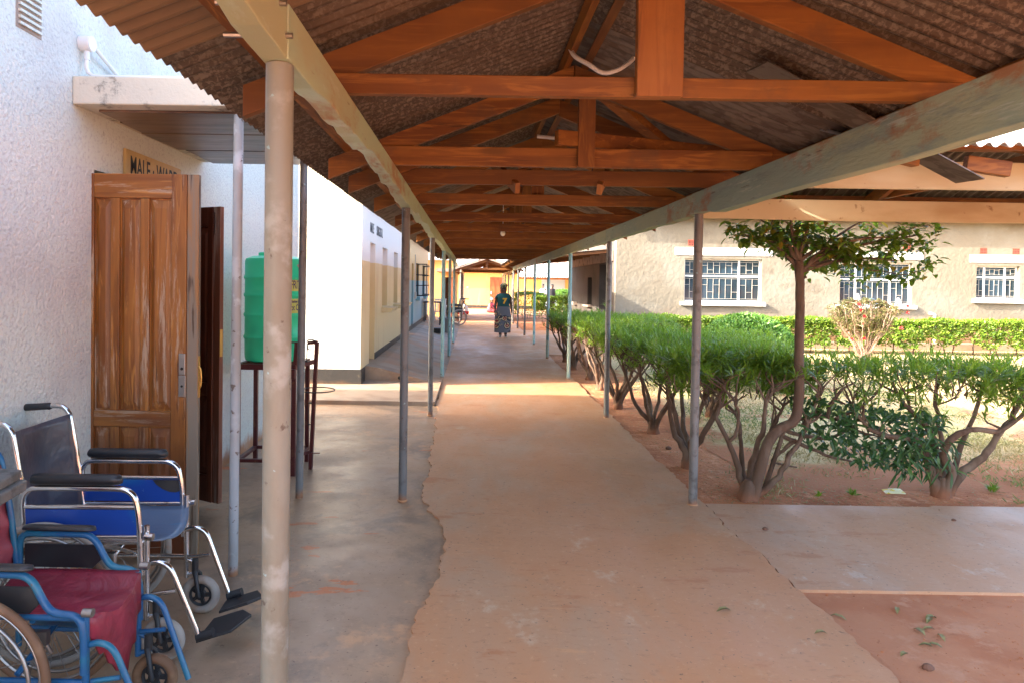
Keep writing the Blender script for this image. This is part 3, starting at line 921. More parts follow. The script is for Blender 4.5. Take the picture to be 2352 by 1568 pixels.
def truss(parent, y, zb, ch_h, zr, slope, xe_l, xe_r, king_w=.11, king_x=XM, king_front=True, struts=False, light=False, rdepth=.115):
    """bottom chord with its rafters and king post"""
    t = .042
    m = MB()
    m.box(XL - .10 + rnd(-.03, .03), XR + .10 + rnd(-.03, .05), y, y + t, zb, zb + ch_h)
    chord = m.build('truss_chord', 'wood_x', parent, bevel=.004)
    ztop = zr - .062
    for side, xe in ((-1, xe_l), (1, xe_r)):
        q = MB()
        yy = y + (t + .002) * (1 if side > 0 else -1) * (1 if not king_front else .0) + (0 if not king_front else t + .002)
        x_a, x_b = XM + side * .002, xe
        z_a, z_b = ztop, ztop - slope * abs(xe - XM)
        dz = rdepth / math.cos(math.atan(slope))
        q.v += [(x_a, yy, z_a - dz), (x_b, yy, z_b - dz), (x_b, yy, z_b), (x_a, yy, z_a), (x_a, yy + t, z_a - dz), (x_b, yy + t, z_b - dz), (x_b, yy + t, z_b), (x_a, yy + t, z_a)]
        q.f += [(0, 1, 2, 3), (7, 6, 5, 4), (0, 4, 5, 1), (1, 5, 6, 2), (2, 6, 7, 3), (3, 7, 4, 0)]
        q.build('rafter', 'wood_x', chord, fix=True, bevel=.003)
    if king_w:
        q = MB()
        yk = y - t - .004 if king_front else y + t + .05
        q.box(king_x - king_w / 2, king_x + king_w / 2, yk, yk + t, zb - .006 if king_front else zb + .01, zr - .16)
        q.build('king_post', 'wood_light_z' if light else 'wood_z', chord, bevel=.004)
    if struts:
        for sx in (-1, 1):
            q = MB()
            q.bar((XM + sx * .30, y - .03, zb - .03), (XM + sx * .52, y + .50, zb + .30), .085, .04, up=(1, 0, 0))
            q.build('strut', 'wood_light_z', chord, bevel=.003)
    return chord


walk = thing('covered_walkway', (XM, 10.5, 0), 'long open walkway with corrugated gable roof on timber trusses and painted pipe posts', 'walkway')
Z_R, SLOPE, XE_L, XE_R = 3.16, .395, -1.10, 2.34
Y_END, Y_BEG = 20.9, .25


def sheet_mat(side, y):
    if side < 0:
        return 'sheet_brown' if y < 2.3 else ('sheet_mottled' if y < 6.2 else 'sheet_grey')
    return 'sheet_mottled' if y < 3.4 else 'sheet_grey'


gable_roof(walk, Y_BEG, Y_END, Z_R, SLOPE, XE_L, XE_R, sheet_mat)
# ridge capping
rc = MB()
for yy in [Y_BEG + 2.0 * i for i in range(10)]:
    c = MB()
    for s in (-1, 1):
        c.bar((XM, yy, Z_R + .022), (XM, yy + 2.06, Z_R + .022), .002, .002)
        c.quad((XM, yy, Z_R + .03), (XM + s * .17, yy, Z_R - .035), (XM + s * .17, yy + 2.05, Z_R - .033), (XM, yy + 2.05, Z_R + .032))
    c.build('ridge_cap', 'sheet_grey', walk)
# purlins under the sheets
for s, xs in ((-1, (-.80, .56)), (1, (2.05, .69))):
    for x in xs:
        p = MB()
        z = Z_R - SLOPE * abs(x - XM) - .036
        for a, b in ((Y_BEG + .05, 4.7), (4.72, 11.0), (11.02, 17.2), (17.22, Y_END - .05)):
            p = MB()
            p.bar((x, a, z), (x, b, z), .045, .05, up=(math.sin(math.atan(SLOPE)) * s, 0, math.cos(math.atan(SLOPE))))
            p.build('purlin', 'wood_y', walk)
# trusses
ty = [0.95, 2.67, 4.27, 5.06, 6.35, 8.05, 9.55, 11.1, 12.7, 14.3, 15.9, 17.5, 19.1, 20.6]
for i, y in enumerate(ty):
    hc = (.10, .078, .118, .112, .10)[i] if i < 5 else .105
    truss(walk, y, 2.452, hc, Z_R, SLOPE, -.92, 2.16, king_w=(0, .178, .105, 0, .12)[i] if i < 5 else .11, king_x=(.7, .705, .69, .6, .6)[i] if i < 5 else .62 + rnd(-.02, .02), king_front=(i == 1 or i == 2), struts=(i == 3), light=(i == 1))
# collar tie high in the first bay and the wind brace
for a, b, w, h in (((.05, 2.62, 2.94), (1.2, 2.62, 2.94), .04, .06), ((.50, 4.2, 2.62), (2.3, 4.95, 2.64), .05, .09), ((.75, 4.35, 2.98), (1.55, 4.85, 2.56), .10, .05)):
    q = MB()
    q.bar(a, b, w, h)
    q.build('brace', 'wood_x', walk, bevel=.003)

# beams
def zleft(y):
    ph = (y - 1.86) / 3.51
    s = math.sin(math.pi * (ph - math.floor(ph)))
    return 2.302 + .035 * s + (.030 * fn(y, 2.9, 2.2) + .016 * fn(y, 8, 5)) * min(1, s * 2)


post_y = [1.86 + 3.515 * i for i in range(6)]
segs = [(.2, 1.93)] + [(post_y[i] - .05, post_y[i + 1] + .05) for i in range(5)] + [(post_y[5] - .05, 20.95)]
for i, (a, b) in enumerate(segs):
    off = .0 if i % 2 else -.004
    wavy_beam(walk, XL + off, .072, a + (0.002 if i else 0), b - .055, lambda y: zleft(y), lambda y: 2.450, 'beam_paint')


def zright(y):
    return 2.288 + .012 * fn(y, .9, 7) + (.008 * fn(y, 7, 2) if y > 5.5 else 0) - (.035 if y < 5 else 0)


for i, (a, b) in enumerate([(.2, 5.40), (5.41, 8.93), (8.94, 12.45), (12.46, 15.95), (15.96, 20.9)]):
    wavy_beam(walk, XR - (.012 if i == 0 else 0), .078, a, b, zright, lambda y: 2.450 - (.003 if y > 6 else 0), 'beam_blue' if i else 'beam_blue', step=.25)
# end timbers that close the first roof
for yy, z0, z1 in ((20.75, 2.452, 2.56),):
    q = MB()
    q.box(XL - .2, XR + .2, yy, yy + .05, z0, z1)
    q.build('end_beam', 'wood_x', walk)


def post(parent, x, y, material, top=2.30, r=.036, lean=0.0):
    m = MB()
    n = 10
    pts = [(x + lean * t / n, y, -.02 + (top + .02) * t / n) for t in range(n + 1)]
    m.tube(pts, r, 20)
    o = m.build('post', material, parent, smooth=True)
    f = MB()
    f.ring((x, y, .001), r + .002, .007, 'z', 20, 6)
    f.build('post_footing', 'floor_red', o, smooth=True)
    return o


for i, y in enumerate(post_y):
    post(walk, XL, y, ('post_tan', 'post_grey', 'post_grey', 'post_blue', 'post_blue', 'post_blue')[i], top=2.302, r=.037 if i == 0 else .033)
for i, y in enumerate(post_y):
    post(walk, XR, y, ('post_grey', 'post_grey', 'post_grey', 'post_blue', 'post_blue', 'post_blue')[i], top=2.288 if i else 2.26, r=.034)
# bolts through the first beam
for (yy, zz) in ((1.74, 2.42), (1.80, 2.36)):
    q = MB()
    q.tube([(XL - .13, yy, zz), (XL + .05, yy, zz)], .008, 8)
    q.build('bolt', 'steel_dull', walk)
# second, lower roof
walk2 = thing('far_walkway', (XM, 35, 0), 'lower far stretch of covered walkway with dark gable end before the yellow block', 'walkway')
Z2 = 2.86
gable_roof(walk2, 29.9, 40.0, Z2, .34, -.95, 2.2, lambda s, y: 'sheet_rust', cover=.684)
for y in (30.0, 31.8, 33.5, 35.2, 37.0, 38.8):
    truss(walk2, y, 2.32, .09, Z2, .34, -.85, 2.1, king_w=.09, king_front=False)
for x, mt in ((XL, 'beam_cream'), (XR, 'beam_cream')):
    for a, b in ((29.9, 33.5), (33.51, 37.0), (37.01, 40.0)):
        q = MB()
        q.box(x - .035, x + .035, a, b, 2.20, 2.318)
        q.build('beam', mt, walk2)
for s, xe in ((-1, -.98), (1, 2.23)):
    q = MB()
    zt = Z2 + .03
    ze = zt - .34 * abs(xe - XM)
    q.v += [(XM, 29.86, zt - .10), (xe, 29.86, ze - .10), (xe, 29.86, ze), (XM, 29.86, zt), (XM, 29.89, zt - .10), (xe, 29.89, ze - .10), (xe, 29.89, ze), (XM, 29.89, zt)]
    q.f += [(0, 1, 2, 3), (7, 6, 5, 4), (0, 4, 5, 1), (1, 5, 6, 2), (2, 6, 7, 3), (3, 7, 4, 0)]
    q.build('barge_board', 'fascia_concrete', walk2, fix=True)
for y in (30.2, 33.6, 37.0, 39.8):
    post(walk2, XL, y, 'post_grey' if y < 36 else 'post_pale', 2.2)
    post(walk2, XR, y, 'post_grey' if y < 32 else 'post_pale', 2.2)

# roof over the side path
side = thing('side_canopy', (5.5, 4.7, 0), 'corrugated canopy with cream painted beams over the side path on the right', 'canopy')
for i, (yy, z0, z1) in enumerate(((3.92, 2.295, 2.455), (5.44, 2.262, 2.43))):
    m = MB()
    n = 30
    rows = []
    for k in range(n + 1):
        x = 1.82 + (10.8 - 1.82) * k / n
        zz = z0 + .012 * fn(x, 1.2, i + 2)
        rows.append([(x, yy + .025 * (i) + .006 * x * i, zz), (x, yy + .055 + .006 * x * i + .025 * i, zz + .004), (x, yy + .055 + .025 * i + .006 * x * i, z1), (x, yy + .025 * i + .006 * x * i, z1)])
    for a, b in zip(rows, rows[1:]):
        for k in range(4):
            m.quad(a[k], a[(k + 1) % 4], b[(k + 1) % 4], b[k])
    m.quad(*rows[0])
    m.quad(*rows[-1][::-1])
    m.build('beam', 'beam_cream', side, fix=True, bevel=.004)
YS, ZS, SS = 4.70, 2.90, .36
angs = math.atan(SS)
for sgn, ye in ((-1, 3.48), (1, 5.98)):
    ln = abs(ye - YS) / math.cos(angs)
    x = 1.98 if sgn < 0 else 1.98
    i = 0
    while x < 10.7:
        # local x (slope) points to -y or +y, local y (waves) along world x
        if sgn < 0:
            B = Matrix(((0, 1, 0, 0), (-1, 0, 0, 0), (0, 0, 1, 0), (0, 0, 0, 1)))
        else:
            B = Matrix(((0, 1, 0, 0), (1, 0, 0, 0), (0, 0, 1, 0), (0, 0, 0, 1)))
        M = Matrix.Translation((x, YS, ZS + .004 * (i % 2))) @ B @ Matrix.Rotation(angs, 4, 'Y')
        sheet_obj('roof_sheet', SHEETS, ('s', round(ln, 3)), lambda: corr_sheet(.76, ln), 'sheet_bright' if sgn < 0 else 'sheet_grey', side, M)
        x += .684
        i += 1
for x in (3.3, 4.9, 6.5, 8.1, 9.7):
    for sgn in (-1, 1):
        q = MB()
        q.bar((x, YS, ZS - .09), (x, YS + sgn * 1.12, ZS - .09 - SS * 1.12), .04, .10)
        q.build('rafter', 'wood_y', side)
    q = MB()
    q.box(x + .045, x + .085, 3.8, 5.6, 2.46, 2.55)
    q.build('tie', 'wood_y', side)
for yy in (3.68, 4.4, 5.0, 5.78):
    q = MB()
    z = ZS - SS * abs(yy - YS) - .034
    q.bar((2.45, yy, z), (10.7, yy, z), .045, .045)
    q.build('purlin', 'wood_x', side)
# hip flashing and stub timbers where the two roofs meet
q = MB()
q.bar((1.35, 3.30, 2.78), (2.62, 3.62, 2.30), .16, .006)
q.build('valley_flashing', 'sheet_grey', side)
q = MB()
q.bar((2.62, 3.66, 2.40), (2.84, 3.64, 2.365), .045, .08)
q.build('stub', 'wood_x', side, bevel=.004)
q = MB()
q.bar((1.95, 3.50, 2.45), (2.32, 3.60, 2.40), .05, .07)
q.build('stub', 'wood_x', side, bevel=.004)
for (x, y) in ((6.2, 3.95), (10.5, 3.95), (6.2, 5.50), (10.5, 5.53)):
    post(side, x, y, 'post_grey', 2.26)

# conduits and the wire bundle in the roof
def gn_(pts):
    P = [Vector(p) for p in pts]
    P = [P[0] * 2 - P[1]] + P + [P[-1] * 2 - P[-2]]
    out = []
    for i in range(1, len(P) - 2):
        a, b, c, d = P[i - 1:i + 3]
        for k in range(4):
            t = k / 4
            out.append(.5 * ((2 * b) + (c - a) * t + (2 * a - 5 * b + 4 * c - d) * t * t + (3 * b - a - 3 * c + d) * t ** 3))
    return out + [P[-2]]



cd = MB()
cd.tube(gn_([(.55, 4.02, 3.10), (.57, 3.95, 3.03), (.64, 3.9, 2.97), (.72, 3.9, 2.925), (.80, 3.9, 2.94), (.88, 3.95, 3.00), (.93, 4.0, 3.06)]), .013, 10)
tag(cd.build('conduit', 'pvc_white', smooth=True), 'white curved conduit hanging under the ridge behind the first king post', 'conduit')
cd = MB()
cd.tube([(.42, 4.62, 2.715), (.62, 4.62, 2.70), (.80, 4.62, 2.695), (1.15, 4.62, 2.69)], .012, 10)
cd.tube([(.80, 4.62, 2.695), (.88, 4.62, 2.694)], .016, 10)
tag(cd.build('conduit', 'pvc_white', smooth=True), 'straight white conduit running across behind the second truss', 'conduit')
cd = MB()
for k in range(7):
    p0 = Vector((.80 + rnd(-.02, .02), 4.58, 2.70))
    cd.tube([p0, p0 + Vector((rnd(-.06, .05), 0, -.06)), p0 + Vector((rnd(-.06, .07), rnd(-.03, .03), -.12)), p0 + Vector((rnd(-.03, .12), rnd(-.03, .03), rnd(-.24, -.14)))], .003, 5)
tag(cd.build('wire_bundle', 'black_rubber'), 'tangle of loose black wires hanging from the roof conduit', 'wires')
lb = MB()
pb = at(1155, 537, 10.95)
lb.loft([((pb.x, pb.y, pb.z + .10), .012, .012), ((pb.x, pb.y, pb.z + .06), .016, .016), ((pb.x, pb.y, pb.z + .03), .035, .035), ((pb.x, pb.y, pb.z), .042, .042), ((pb.x, pb.y, pb.z - .03), .030, .030), ((pb.x, pb.y, pb.z - .042), .008, .008)], 14)
lb.tube([(pb.x, pb.y, pb.z + .10), (pb.x, pb.y, 3.05)], .004, 6)
tag(lb.build('light_bulb', 'bulb_white', smooth=True), 'unlit white bulb hanging in the middle of the walkway roof', 'bulb')


# ================================================================== buildings
def window(parent, axis, c, face, u0, u1, z0, z1, mull=(0.5,), trans=None, depth=.10, frame='white_paint', bars=True, sill=True, lintel=None, glass='glass_dark', barpitch=.155):
    """a framed window set back in its opening; face is the outward direction (+1 / -1) along the wall normal"""
    P = (lambda u, d, z: (u, c + face * d, z)) if axis == 'x' else (lambda u, d, z: (c + face * d, u, z))

    def bx(m, ua, ub, da, db, za, zb):
        p, q = P(ua, da, za), P(ub, db, zb)
        m.box(min(p[0], q[0]), max(p[0], q[0]), min(p[1], q[1]), max(p[1], q[1]), za, zb)
    w = .045
    m = MB()
    d0, d1 = -depth - .035, -depth
    bx(m, u0, u0 + w, d0, d1, z0, z1)
    bx(m, u1 - w, u1, d0, d1, z0, z1)
    bx(m, u0 + w, u1 - w, d0, d1, z0, z0 + w)
    bx(m, u0 + w, u1 - w, d0, d1, z1 - w, z1)
    um = [u0 + (u1 - u0) * t for t in mull]
    zt = z0 + (z1 - z0) * trans if trans else None
    for u in um:
        bx(m, u - .028, u + .028, d0, d1 + .004, z0 + w, z1 - w)
    edges = [u0 + w] + [e for u in um for e in (u - .028, u + .028)] + [u1 - w]
    spans = [(edges[i], edges[i + 1]) for i in range(0, len(edges), 2)]
    if zt:
        for a, b in spans:
            bx(m, a, b, d0, d1 + .002, zt - .026, zt + .026)
    fr = m.build('window', frame, parent)
    zsp = [(z0 + w, zt - .026), (zt + .026, z1 - w)] if zt else [(z0 + w, z1 - w)]
    for a, b in spans:
        for za, zb in zsp:
            g_ = MB()
            bx(g_, a, b, d0 + .012, d0 + .018, za, zb)
            g_.build('pane', glass, fr)
            if bars:
                q = MB()
                k = max(2, int(round((b - a) / barpitch)))
                t = .005
                db0, db1 = d1 - .016, d1 - .004
                for i in range(1, k):
                    u = a + (b - a) * i / k
                    bx(q, u - t, u + t, db0, db1, za + .05, zb - .05)
                bx(q, a, b, db0 + .001, db1 + .001, za + .05 - t, za + .05 + t)
                bx(q, a, b, db0 + .001, db1 + .001, zb - .05 - t, zb - .05 + t)
                for i in range(k):
                    ua, ub = a + (b - a) * i / k, a + (b - a) * (i + 1) / k
                    if i % 4 == 3:
                        continue
                    zz = za + (zb - za) * (.36 if i % 2 else .66)
                    bx(q, ua, ub, db0 + .001, db1 + .001, zz - t, zz + t)
                q.build('burglar_bars', 'bar_paint', fr)
    if sill:
        s = MB()
        bx(s, u0 - .13, u1 + .10, -depth, .11, z0 - .115, z0 - .002)
        s.build('sill', frame, fr, bevel=.012)
    if lintel:
        s = MB()
        bx(s, u0 - lintel, u1 + lintel, -.01, .022, z1 + .10, z1 + .33)
        s.build('lintel', frame, fr, bevel=.006)
    return fr


# ---- male ward block on the left
XA = -2.29
ward = thing('ward_block', (-5.5, 4.0, 0), 'white roughcast ward building with open double wooden door along the left', 'building')
m = MB()
m.wall('y', XA, XA - .24, -1.2, 8.95, -.05, 3.38, [(4.13, 5.36, -.05, 2.37)])
m.wall('x', 8.95, 8.71, -9.0, XA - .24, -.05, 3.38)
m.wall('x', -1.2, -.96, -9.0, XA - .24, -.05, 3.38)
m.build('wall', 'roughcast_white', ward, fix=True)
m = MB()
m.box(-9.2, XA + .02, -1.22, 8.96, 3.382, 3.42)
m.build('roof', 'sheet_bright', ward)
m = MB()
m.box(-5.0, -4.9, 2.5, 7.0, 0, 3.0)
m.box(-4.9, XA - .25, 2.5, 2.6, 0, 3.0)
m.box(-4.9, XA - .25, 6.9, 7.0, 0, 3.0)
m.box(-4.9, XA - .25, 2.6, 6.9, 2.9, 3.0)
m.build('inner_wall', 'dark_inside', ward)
m = MB()
m.box(-4.9, XA - .02, 2.6, 6.9, -.1, -.004)
m.build('inner_floor', 'floor_grey', ward)
fr = MB()
fr.box(XA - .19, XA - .12, 4.13, 4.17, 0, 2.37)
fr.box(XA - .19, XA - .12, 5.32, 5.36, 0, 2.37)
fr.box(XA - .19, XA - .12, 4.17, 5.32, 2.33, 2.37)
fr.build('door_frame', 'door_dark', ward)
# plastered vent
va = at(75, 65, 3.55)
m = MB()
vy, vz = 3.52, 3.09
vt = MB()
for k in range(7):
    z = vz - .10 + k * .032
    vt.bar((XA + .006, vy - .085, z), (XA + .006, vy + .085, z), .022, .013)
vent = MB()
vent.box(XA - .03, XA + .003, vy - .10, vy + .10, vz - .125, vz + .125)
ve = vent.build('air_vent', 'fascia_concrete', ward)
vt.build('louvre', 'roughcast_white', ve)


def panel_door(parent, name, W, H, mface, mdark, Mx, lockside=True):
    """a panelled leaf: local x 0..W from the hinge, y 0..-t thick (front at -y), z up"""
    t = .045
    inv = Mx
    org = Vector(ORG[parent.name])

    def place(mb, nm, mt, par, bev=.003):
        mb.v = [tuple(inv @ Vector(p)) for p in mb.v]
        return mb.build(nm, mt, par, fix=True, bevel=bev)
    rails = [(0, .20), (.80, .895), (H - .145, H)]
    xs = [(0.0, .035), (W * .205, W * .285), (W * .475, W * .555), (W * .76, W)]
    leaf = MB()
    leaf.box(0, W, -t + .018, -.018, 0, H)
    d = place(leaf, name, mdark, parent)
    s = MB()
    s.box(xs[0][0], xs[0][1], -t, 0, 0, H)
    place(s, 'stile', mface[1], d)
    s = MB()
    s.box(xs[3][0], xs[3][1] - .07, -t, 0, 0, H)
    place(s, 'stile', mface[1], d)
    s = MB()
    s.box(xs[3][1] - .069, xs[3][1], -t + .008, -.002, 0, H)
    place(s, 'rebate', mface[2], d)
    for za, zb in rails:
        s = MB()
        s.box(xs[0][1] + .001, xs[3][0] - .001, -t + .0005, -.0005, za, zb)
        place(s, 'rail', mface[0], d)
    for k in (1, 2):
        for za, zb in ((.20, .80), (.895, H - .145)):
            s = MB()
            s.box(xs[k][0], xs[k][1], -t + .001, -.001, za + .001, zb - .001)
            place(s, 'mullion', mface[1], d)
    for k in range(3):
        a, b = xs[k][1], xs[k + 1][0]
        for za, zb in ((.20, .80), (.895, H - .145)):
            for sg, y0 in ((-1, -t + .018), (1, -.018)):
                s = MB()
                e = .032
                o = [(a + .008, y0, za + .010), (b - .008, y0, za + .010), (b - .008, y0, zb - .010), (a + .008, y0, zb - .010)]
                i_ = [(a + e, y0 + sg * .013, za + .06), (b - e, y0 + sg * .013, za + .06), (b - e, y0 + sg * .013, zb - .06), (a + e, y0 + sg * .013, zb - .06)]
                s.v = o + i_
                s.f = [(4, 5, 6, 7), (0, 1, 5, 4), (1, 2, 6, 5), (2, 3, 7, 6), (3, 0, 4, 7), (3, 2, 1, 0)]
                place(s, 'panel', mface[1], d, 0)
    if lockside:
        s = MB()
        s.box(W - .112, W - .068, -t - .006, -t + .0005, .985, 1.115)
        s.box(W - .110, W - .070, -t - .007, -t + .0005, 1.118, 1.245)
        pl = place(s, 'lock_plate', 'steel_dull', d, .004)
        s = MB()
        s.tube([(W - .090, -t - .009, 1.155), (W - .090, -t - .002, 1.155)], .009, 12)
        s.tube([(W - .090, -t - .009, 1.05), (W - .090, -t - .002, 1.05)], .007, 12)
        place(s, 'keyhole', 'dark_inside', d, 0)
        s = MB()
        s.box(W - .0005, W + .004, -t + .012, -.012, .98, 1.23)
        place(s, 'latch_strip', 'brass', d, 0)
        s = MB()
        s.tube([(W + .004, -.025, 1.03), (W + .014, -.025, 1.05), (W + .017, -.025, 1.10), (W + .013, -.025, 1.15), (W + .004, -.025, 1.17)], .005, 8)
        place(s, 'pull_handle', 'brass', d, 0)
    else:
        s = MB()
        s.box(W - .0005, W + .003, -t + .010, -.010, 1.10, 1.30)
        place(s, 'latch_strip', 'brass', d, 0)
        s = MB()
        s.box(W - .05, W - .035, -t - .008, -t, H - .20, H - .04)
        place(s, 'bolt', 'steel_dull', d, 0)
    return d


M1 = Matrix.Translation((XA - .02, 4.145, .03)) @ Matrix.Rotation(R(-1.0), 4, 'Z')
panel_door(ward, 'door', .665, 2.315, ('door_x', 'door_z', 'door_worn'), 'door_z', M1)
M2 = Matrix.Translation((XA - .02, 5.345, .05)) @ Matrix.Rotation(R(-29), 4, 'Z')
panel_door(ward, 'door', .52, 2.21, ('door_dark', 'door_dark', 'door_edge'), 'door_dark', M2, lockside=False)

# sign over the door
sgn_ = thing('wall_sign', (XA + .02, 4.85, 2.36), 'ochre board lettered MALE WARD over the open door', 'sign')
m = MB()
m.box(XA + .003, XA + .022, 4.46, 5.30, 2.375, 2.565)
m.build('board', 'sign_board', sgn_, bevel=.003)
tm = text_mesh('lettering', 'MALE · WARD', .175, 'ink_black', sgn_, (XA + .0225, 4.515, 2.408), (R(90), 0, R(90)), squeeze=.66, bold=.002)

# porch canopy and its two pipes
porch = thing('porch_canopy', (-1.8, 4.8, 0), 'stained cream concrete porch slab on two thin pipes over the ward door', 'canopy')
m = MB()
m.box(XA + .001, -1.22, 3.90, 5.78, 2.705, 2.865)
m.build('slab', 'canopy_paint', porch, fix=True, bevel=.008)
n = 6
for k in range(n):
    ya, yb = 4.02 + (5.76 - 4.02) * k / n, 4.02 + (5.76 - 4.02) * (k + 1) / n
    m = MB()
    z = 2.690 + .003 * (k % 2)
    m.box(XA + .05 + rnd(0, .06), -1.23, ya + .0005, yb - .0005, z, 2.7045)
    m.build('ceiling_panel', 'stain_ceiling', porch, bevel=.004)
m = MB()
m.tube([(-1.385, 3.985, -.02), (-1.372, 3.985, 2.704)], .028, 18)
m.build('post', 'post_pale', porch, smooth=True)
m = MB()
m.tube([(-1.365, 5.44, -.02), (-1.352, 5.44, 2.688)], .030, 18)
m.build('post', 'post_grey', porch, smooth=True)

# junction box and conduit above the canopy
jb = thing('junction_box', (XA, 3.98, 2.87), 'white round junction box with bent conduit above the porch slab', 'junction box')
m = MB()
m.tube([(XA + .001, 3.99, 3.075), (XA + .06, 3.99, 3.075)], .046, 22)
m.build('box', 'pvc_white', jb, smooth=True)
m = MB()
m.tube([(XA + .06, 3.99, 3.075), (XA + .066, 3.99, 3.075)], .044, 22)
m.build('lid', 'pvc_white', jb, smooth=True)
m = MB()
m.tube([(XA + .035, 3.985, 3.03), (XA + .035, 3.98, 2.94), (XA + .045, 3.98, 2.905), (XA + .075, 3.98, 2.887), (XA + .13, 3.98, 2.882), (XA + .85, 3.98, 2.880)], .012, 10)
m.tube([(XA + .06, 4.03, 3.06), (XA + .03, 4.35, 2.99), (XA + .03, 5.0, 2.89)], .012, 10)
m.tube([(XA + .035, 3.985, 3.03), (XA + .035, 3.984, 2.98)], .016, 10)
m.build('conduit', 'pvc_white', jb, smooth=True)

# ---- male surgical block
XB = -1.82
surg = thing('surgical_block', (-4.5, 15.2, 0), 'white and cream surgical building with tall window recesses beyond the green tank', 'building')
ops = [(12.10, 12.75, .25, 2.42), (13.75, 14.55, 1.22, 2.42), (15.75, 16.55, 1.22, 2.42), (17.3, 17.9, 1.22, 2.42)]
m = MB()
m.wall('y', XB, XB - .26, 11.2, 18.9, -.05, 3.3, ops)
m.build('side_wall', 'wall_surgical', surg, fix=True)
m = MB()
m.wall('x', 11.196, 11.46, -9.0, XB - .27, -.05, 3.3)
m.quad((XB - .27, 11.196, -.05), (XB - .003, 11.196, -.05), (XB - .003, 11.196, 3.3), (XB - .27, 11.196, 3.3))
m.quad((-9.0, 11.30, 3.3), (XB - .01, 11.30, 3.3), (-5.4, 11.30, 4.9))
m.build('end_wall', 'wall_surgical_end', surg)
m = MB()
m.box(-9.0, XB + .008, 11.186, 11.20, -.05, .285)
m.box(XB, XB + .010, 11.19, 12.08, -.05, .285)
m.box(XB, XB + .010, 12.76, 18.9, .2, .40)
m.build('plinth', 'plinth_black', surg)
m = MB()
for sx, xa, xb in ((1, -5.4, XB + .45), (-1, -5.4, -9.4)):
    m.quad((xa, 10.95, 5.02), (xb, 10.95, 3.22), (xb, 19.1, 3.22), (xa, 19.1, 5.02))
m.build('roof', 'sheet_rust', surg)
for k, (a, b, za, zb) in enumerate(ops):
    m = MB()
    m.box(XB - .25, XB - .20, a + .001, b - .001, za, zb)
    wdw = m.build('door' if k == 0 else 'window', 'wall_surgical', surg)
    if k:
        s = MB()
        s.v = [(XB - .2, a - .06, za - .12), (XB + .20, a - .06, za - .10), (XB + .24, a - .06, za - .02), (XB - .2, a - .06, za), (XB - .2, b + .06, za - .12), (XB + .20, b + .06, za - .10), (XB + .24, b + .06, za - .02), (XB - .2, b + .06, za)]
        s.f = [(3, 2, 1, 0), (4, 5, 6, 7), (0, 1, 5, 4), (1, 2, 6, 5), (2, 3, 7, 6), (3, 0, 4, 7)]
        s.build('sill', 'wall_surgical', wdw, fix=True)
text_mesh('lettering', 'MALE', .25, 'ink_grey', surg, (XB + .004, 12.05, 2.60), (R(90), 0, R(90)), squeeze=.75, bold=.004)
text_mesh('lettering', 'SURGICAL', .25, 'ink_grey', surg, (XB + .004, 12.85, 2.60), (R(90), 0, R(90)), squeeze=.75, bold=.004)

# ---- blue and ochre block further on
clin = thing('clinic_block', (-4.0, 23.3, 0), 'blue and ochre building with dark steel casement windows further along the left', 'building')
ops = [(20.6, 21.2, .3, 2.3), (22.2, 23.4, 1.25, 2.35), (25.0, 26.2, 1.25, 2.35)]
m = MB()
m.wall('y', XB - .02, XB - .28, 19.4, 28.2, -.05, 3.2, ops)
m.wall('x', 19.4, 19.66, -7.0, XB - .28, -.05, 3.2)
m.build('wall', 'wall_clinic', clin, fix=True)
m = MB()
m.box(XB - .02, XB - .008, 19.4, 28.2, .2, .42)
m.build('plinth', 'plinth_black', clin)
m = MB()
for xa, xb in ((-5.0, XB + .45), (-5.0, -8.4)):
    m.quad((xa, 19.2, 4.7), (xb, 19.2, 3.1), (xb, 28.6, 3.1), (xa, 28.6, 4.7))
m.build('roof', 'sheet_rust', clin)
m = MB()
m.box(XB - .20, XB - .15, 20.6, 21.2, .3, 2.3)
m.build('door', 'blue_door', clin)
for a, b in ((22.2, 23.4), (25.0, 26.2)):
    w_ = window(clin, 'y', XB - .02, 1, a, b, 1.25, 2.35, (.5,), None, .12, 'black_steel', False, False)
    s = MB()
    s.box(XB - .1, XB + .13, a - .08, b + .08, 1.13, 1.25)
    s.build('sill', 'wall_clinic', w_, bevel=.02)
    for hy, sg in ((a, 1), (b, -1)):
        q = MB()
        e = (XB + .32, hy + sg * .10)
        s0 = (XB - .06, hy + sg * .02)
        for zz in (1.28, 1.62, 1.97, 2.32):
            q.bar((*s0, zz), (*e, zz), .02, .022)
        q.bar((*s0, 1.27), (*s0, 2.33), .022, .022, up=(1, 0, 0))
        q.bar((*e, 1.27), (*e, 2.33), .022, .022, up=(1, 0, 0))
        q.build('casement', 'black_steel', w_)

# ---- yellow entry wing that closes the left side
entry = thing('entry_wing', (-1.6, 31.2, 0), 'yellow wing with dark doorway under a concrete slab at the end on the left', 'building')
m = MB()
m.wall('x', 31.0, 31.25, -6.0, -.80, -.05, 2.75, [(-1.42, -1.02, 0, 1.98)])
m.wall('y', -.801, -1.05, 31.25, 37.0, -.05, 2.75)
m.build('wall', 'wall_yellow', entry, fix=True)
m = MB()
m.box(-1.45, -.80, 31.6, 31.7, 0, 2.1)
m.box(-1.02, -.98, 31.02, 31.24, .01, 1.97)
m.build('doorway', 'dark_inside', entry)
m = MB()
m.box(-1.02, -.82, 30.6, 30.64, .02, 1.97)
dd = m.build('door', 'red_door', entry)
m = MB()
m.box(-1.62, -.55, 30.3, 31.0, 2.22, 2.36)
m.build('slab', 'fascia_concrete', entry)
m = MB()
m.quad((-6.2, 30.8, 2.75), (-.5, 30.8, 2.75), (-.5, 37.2, 3.3), (-6.2, 37.2, 3.3))
m.build('roof', 'sheet_rust', entry)

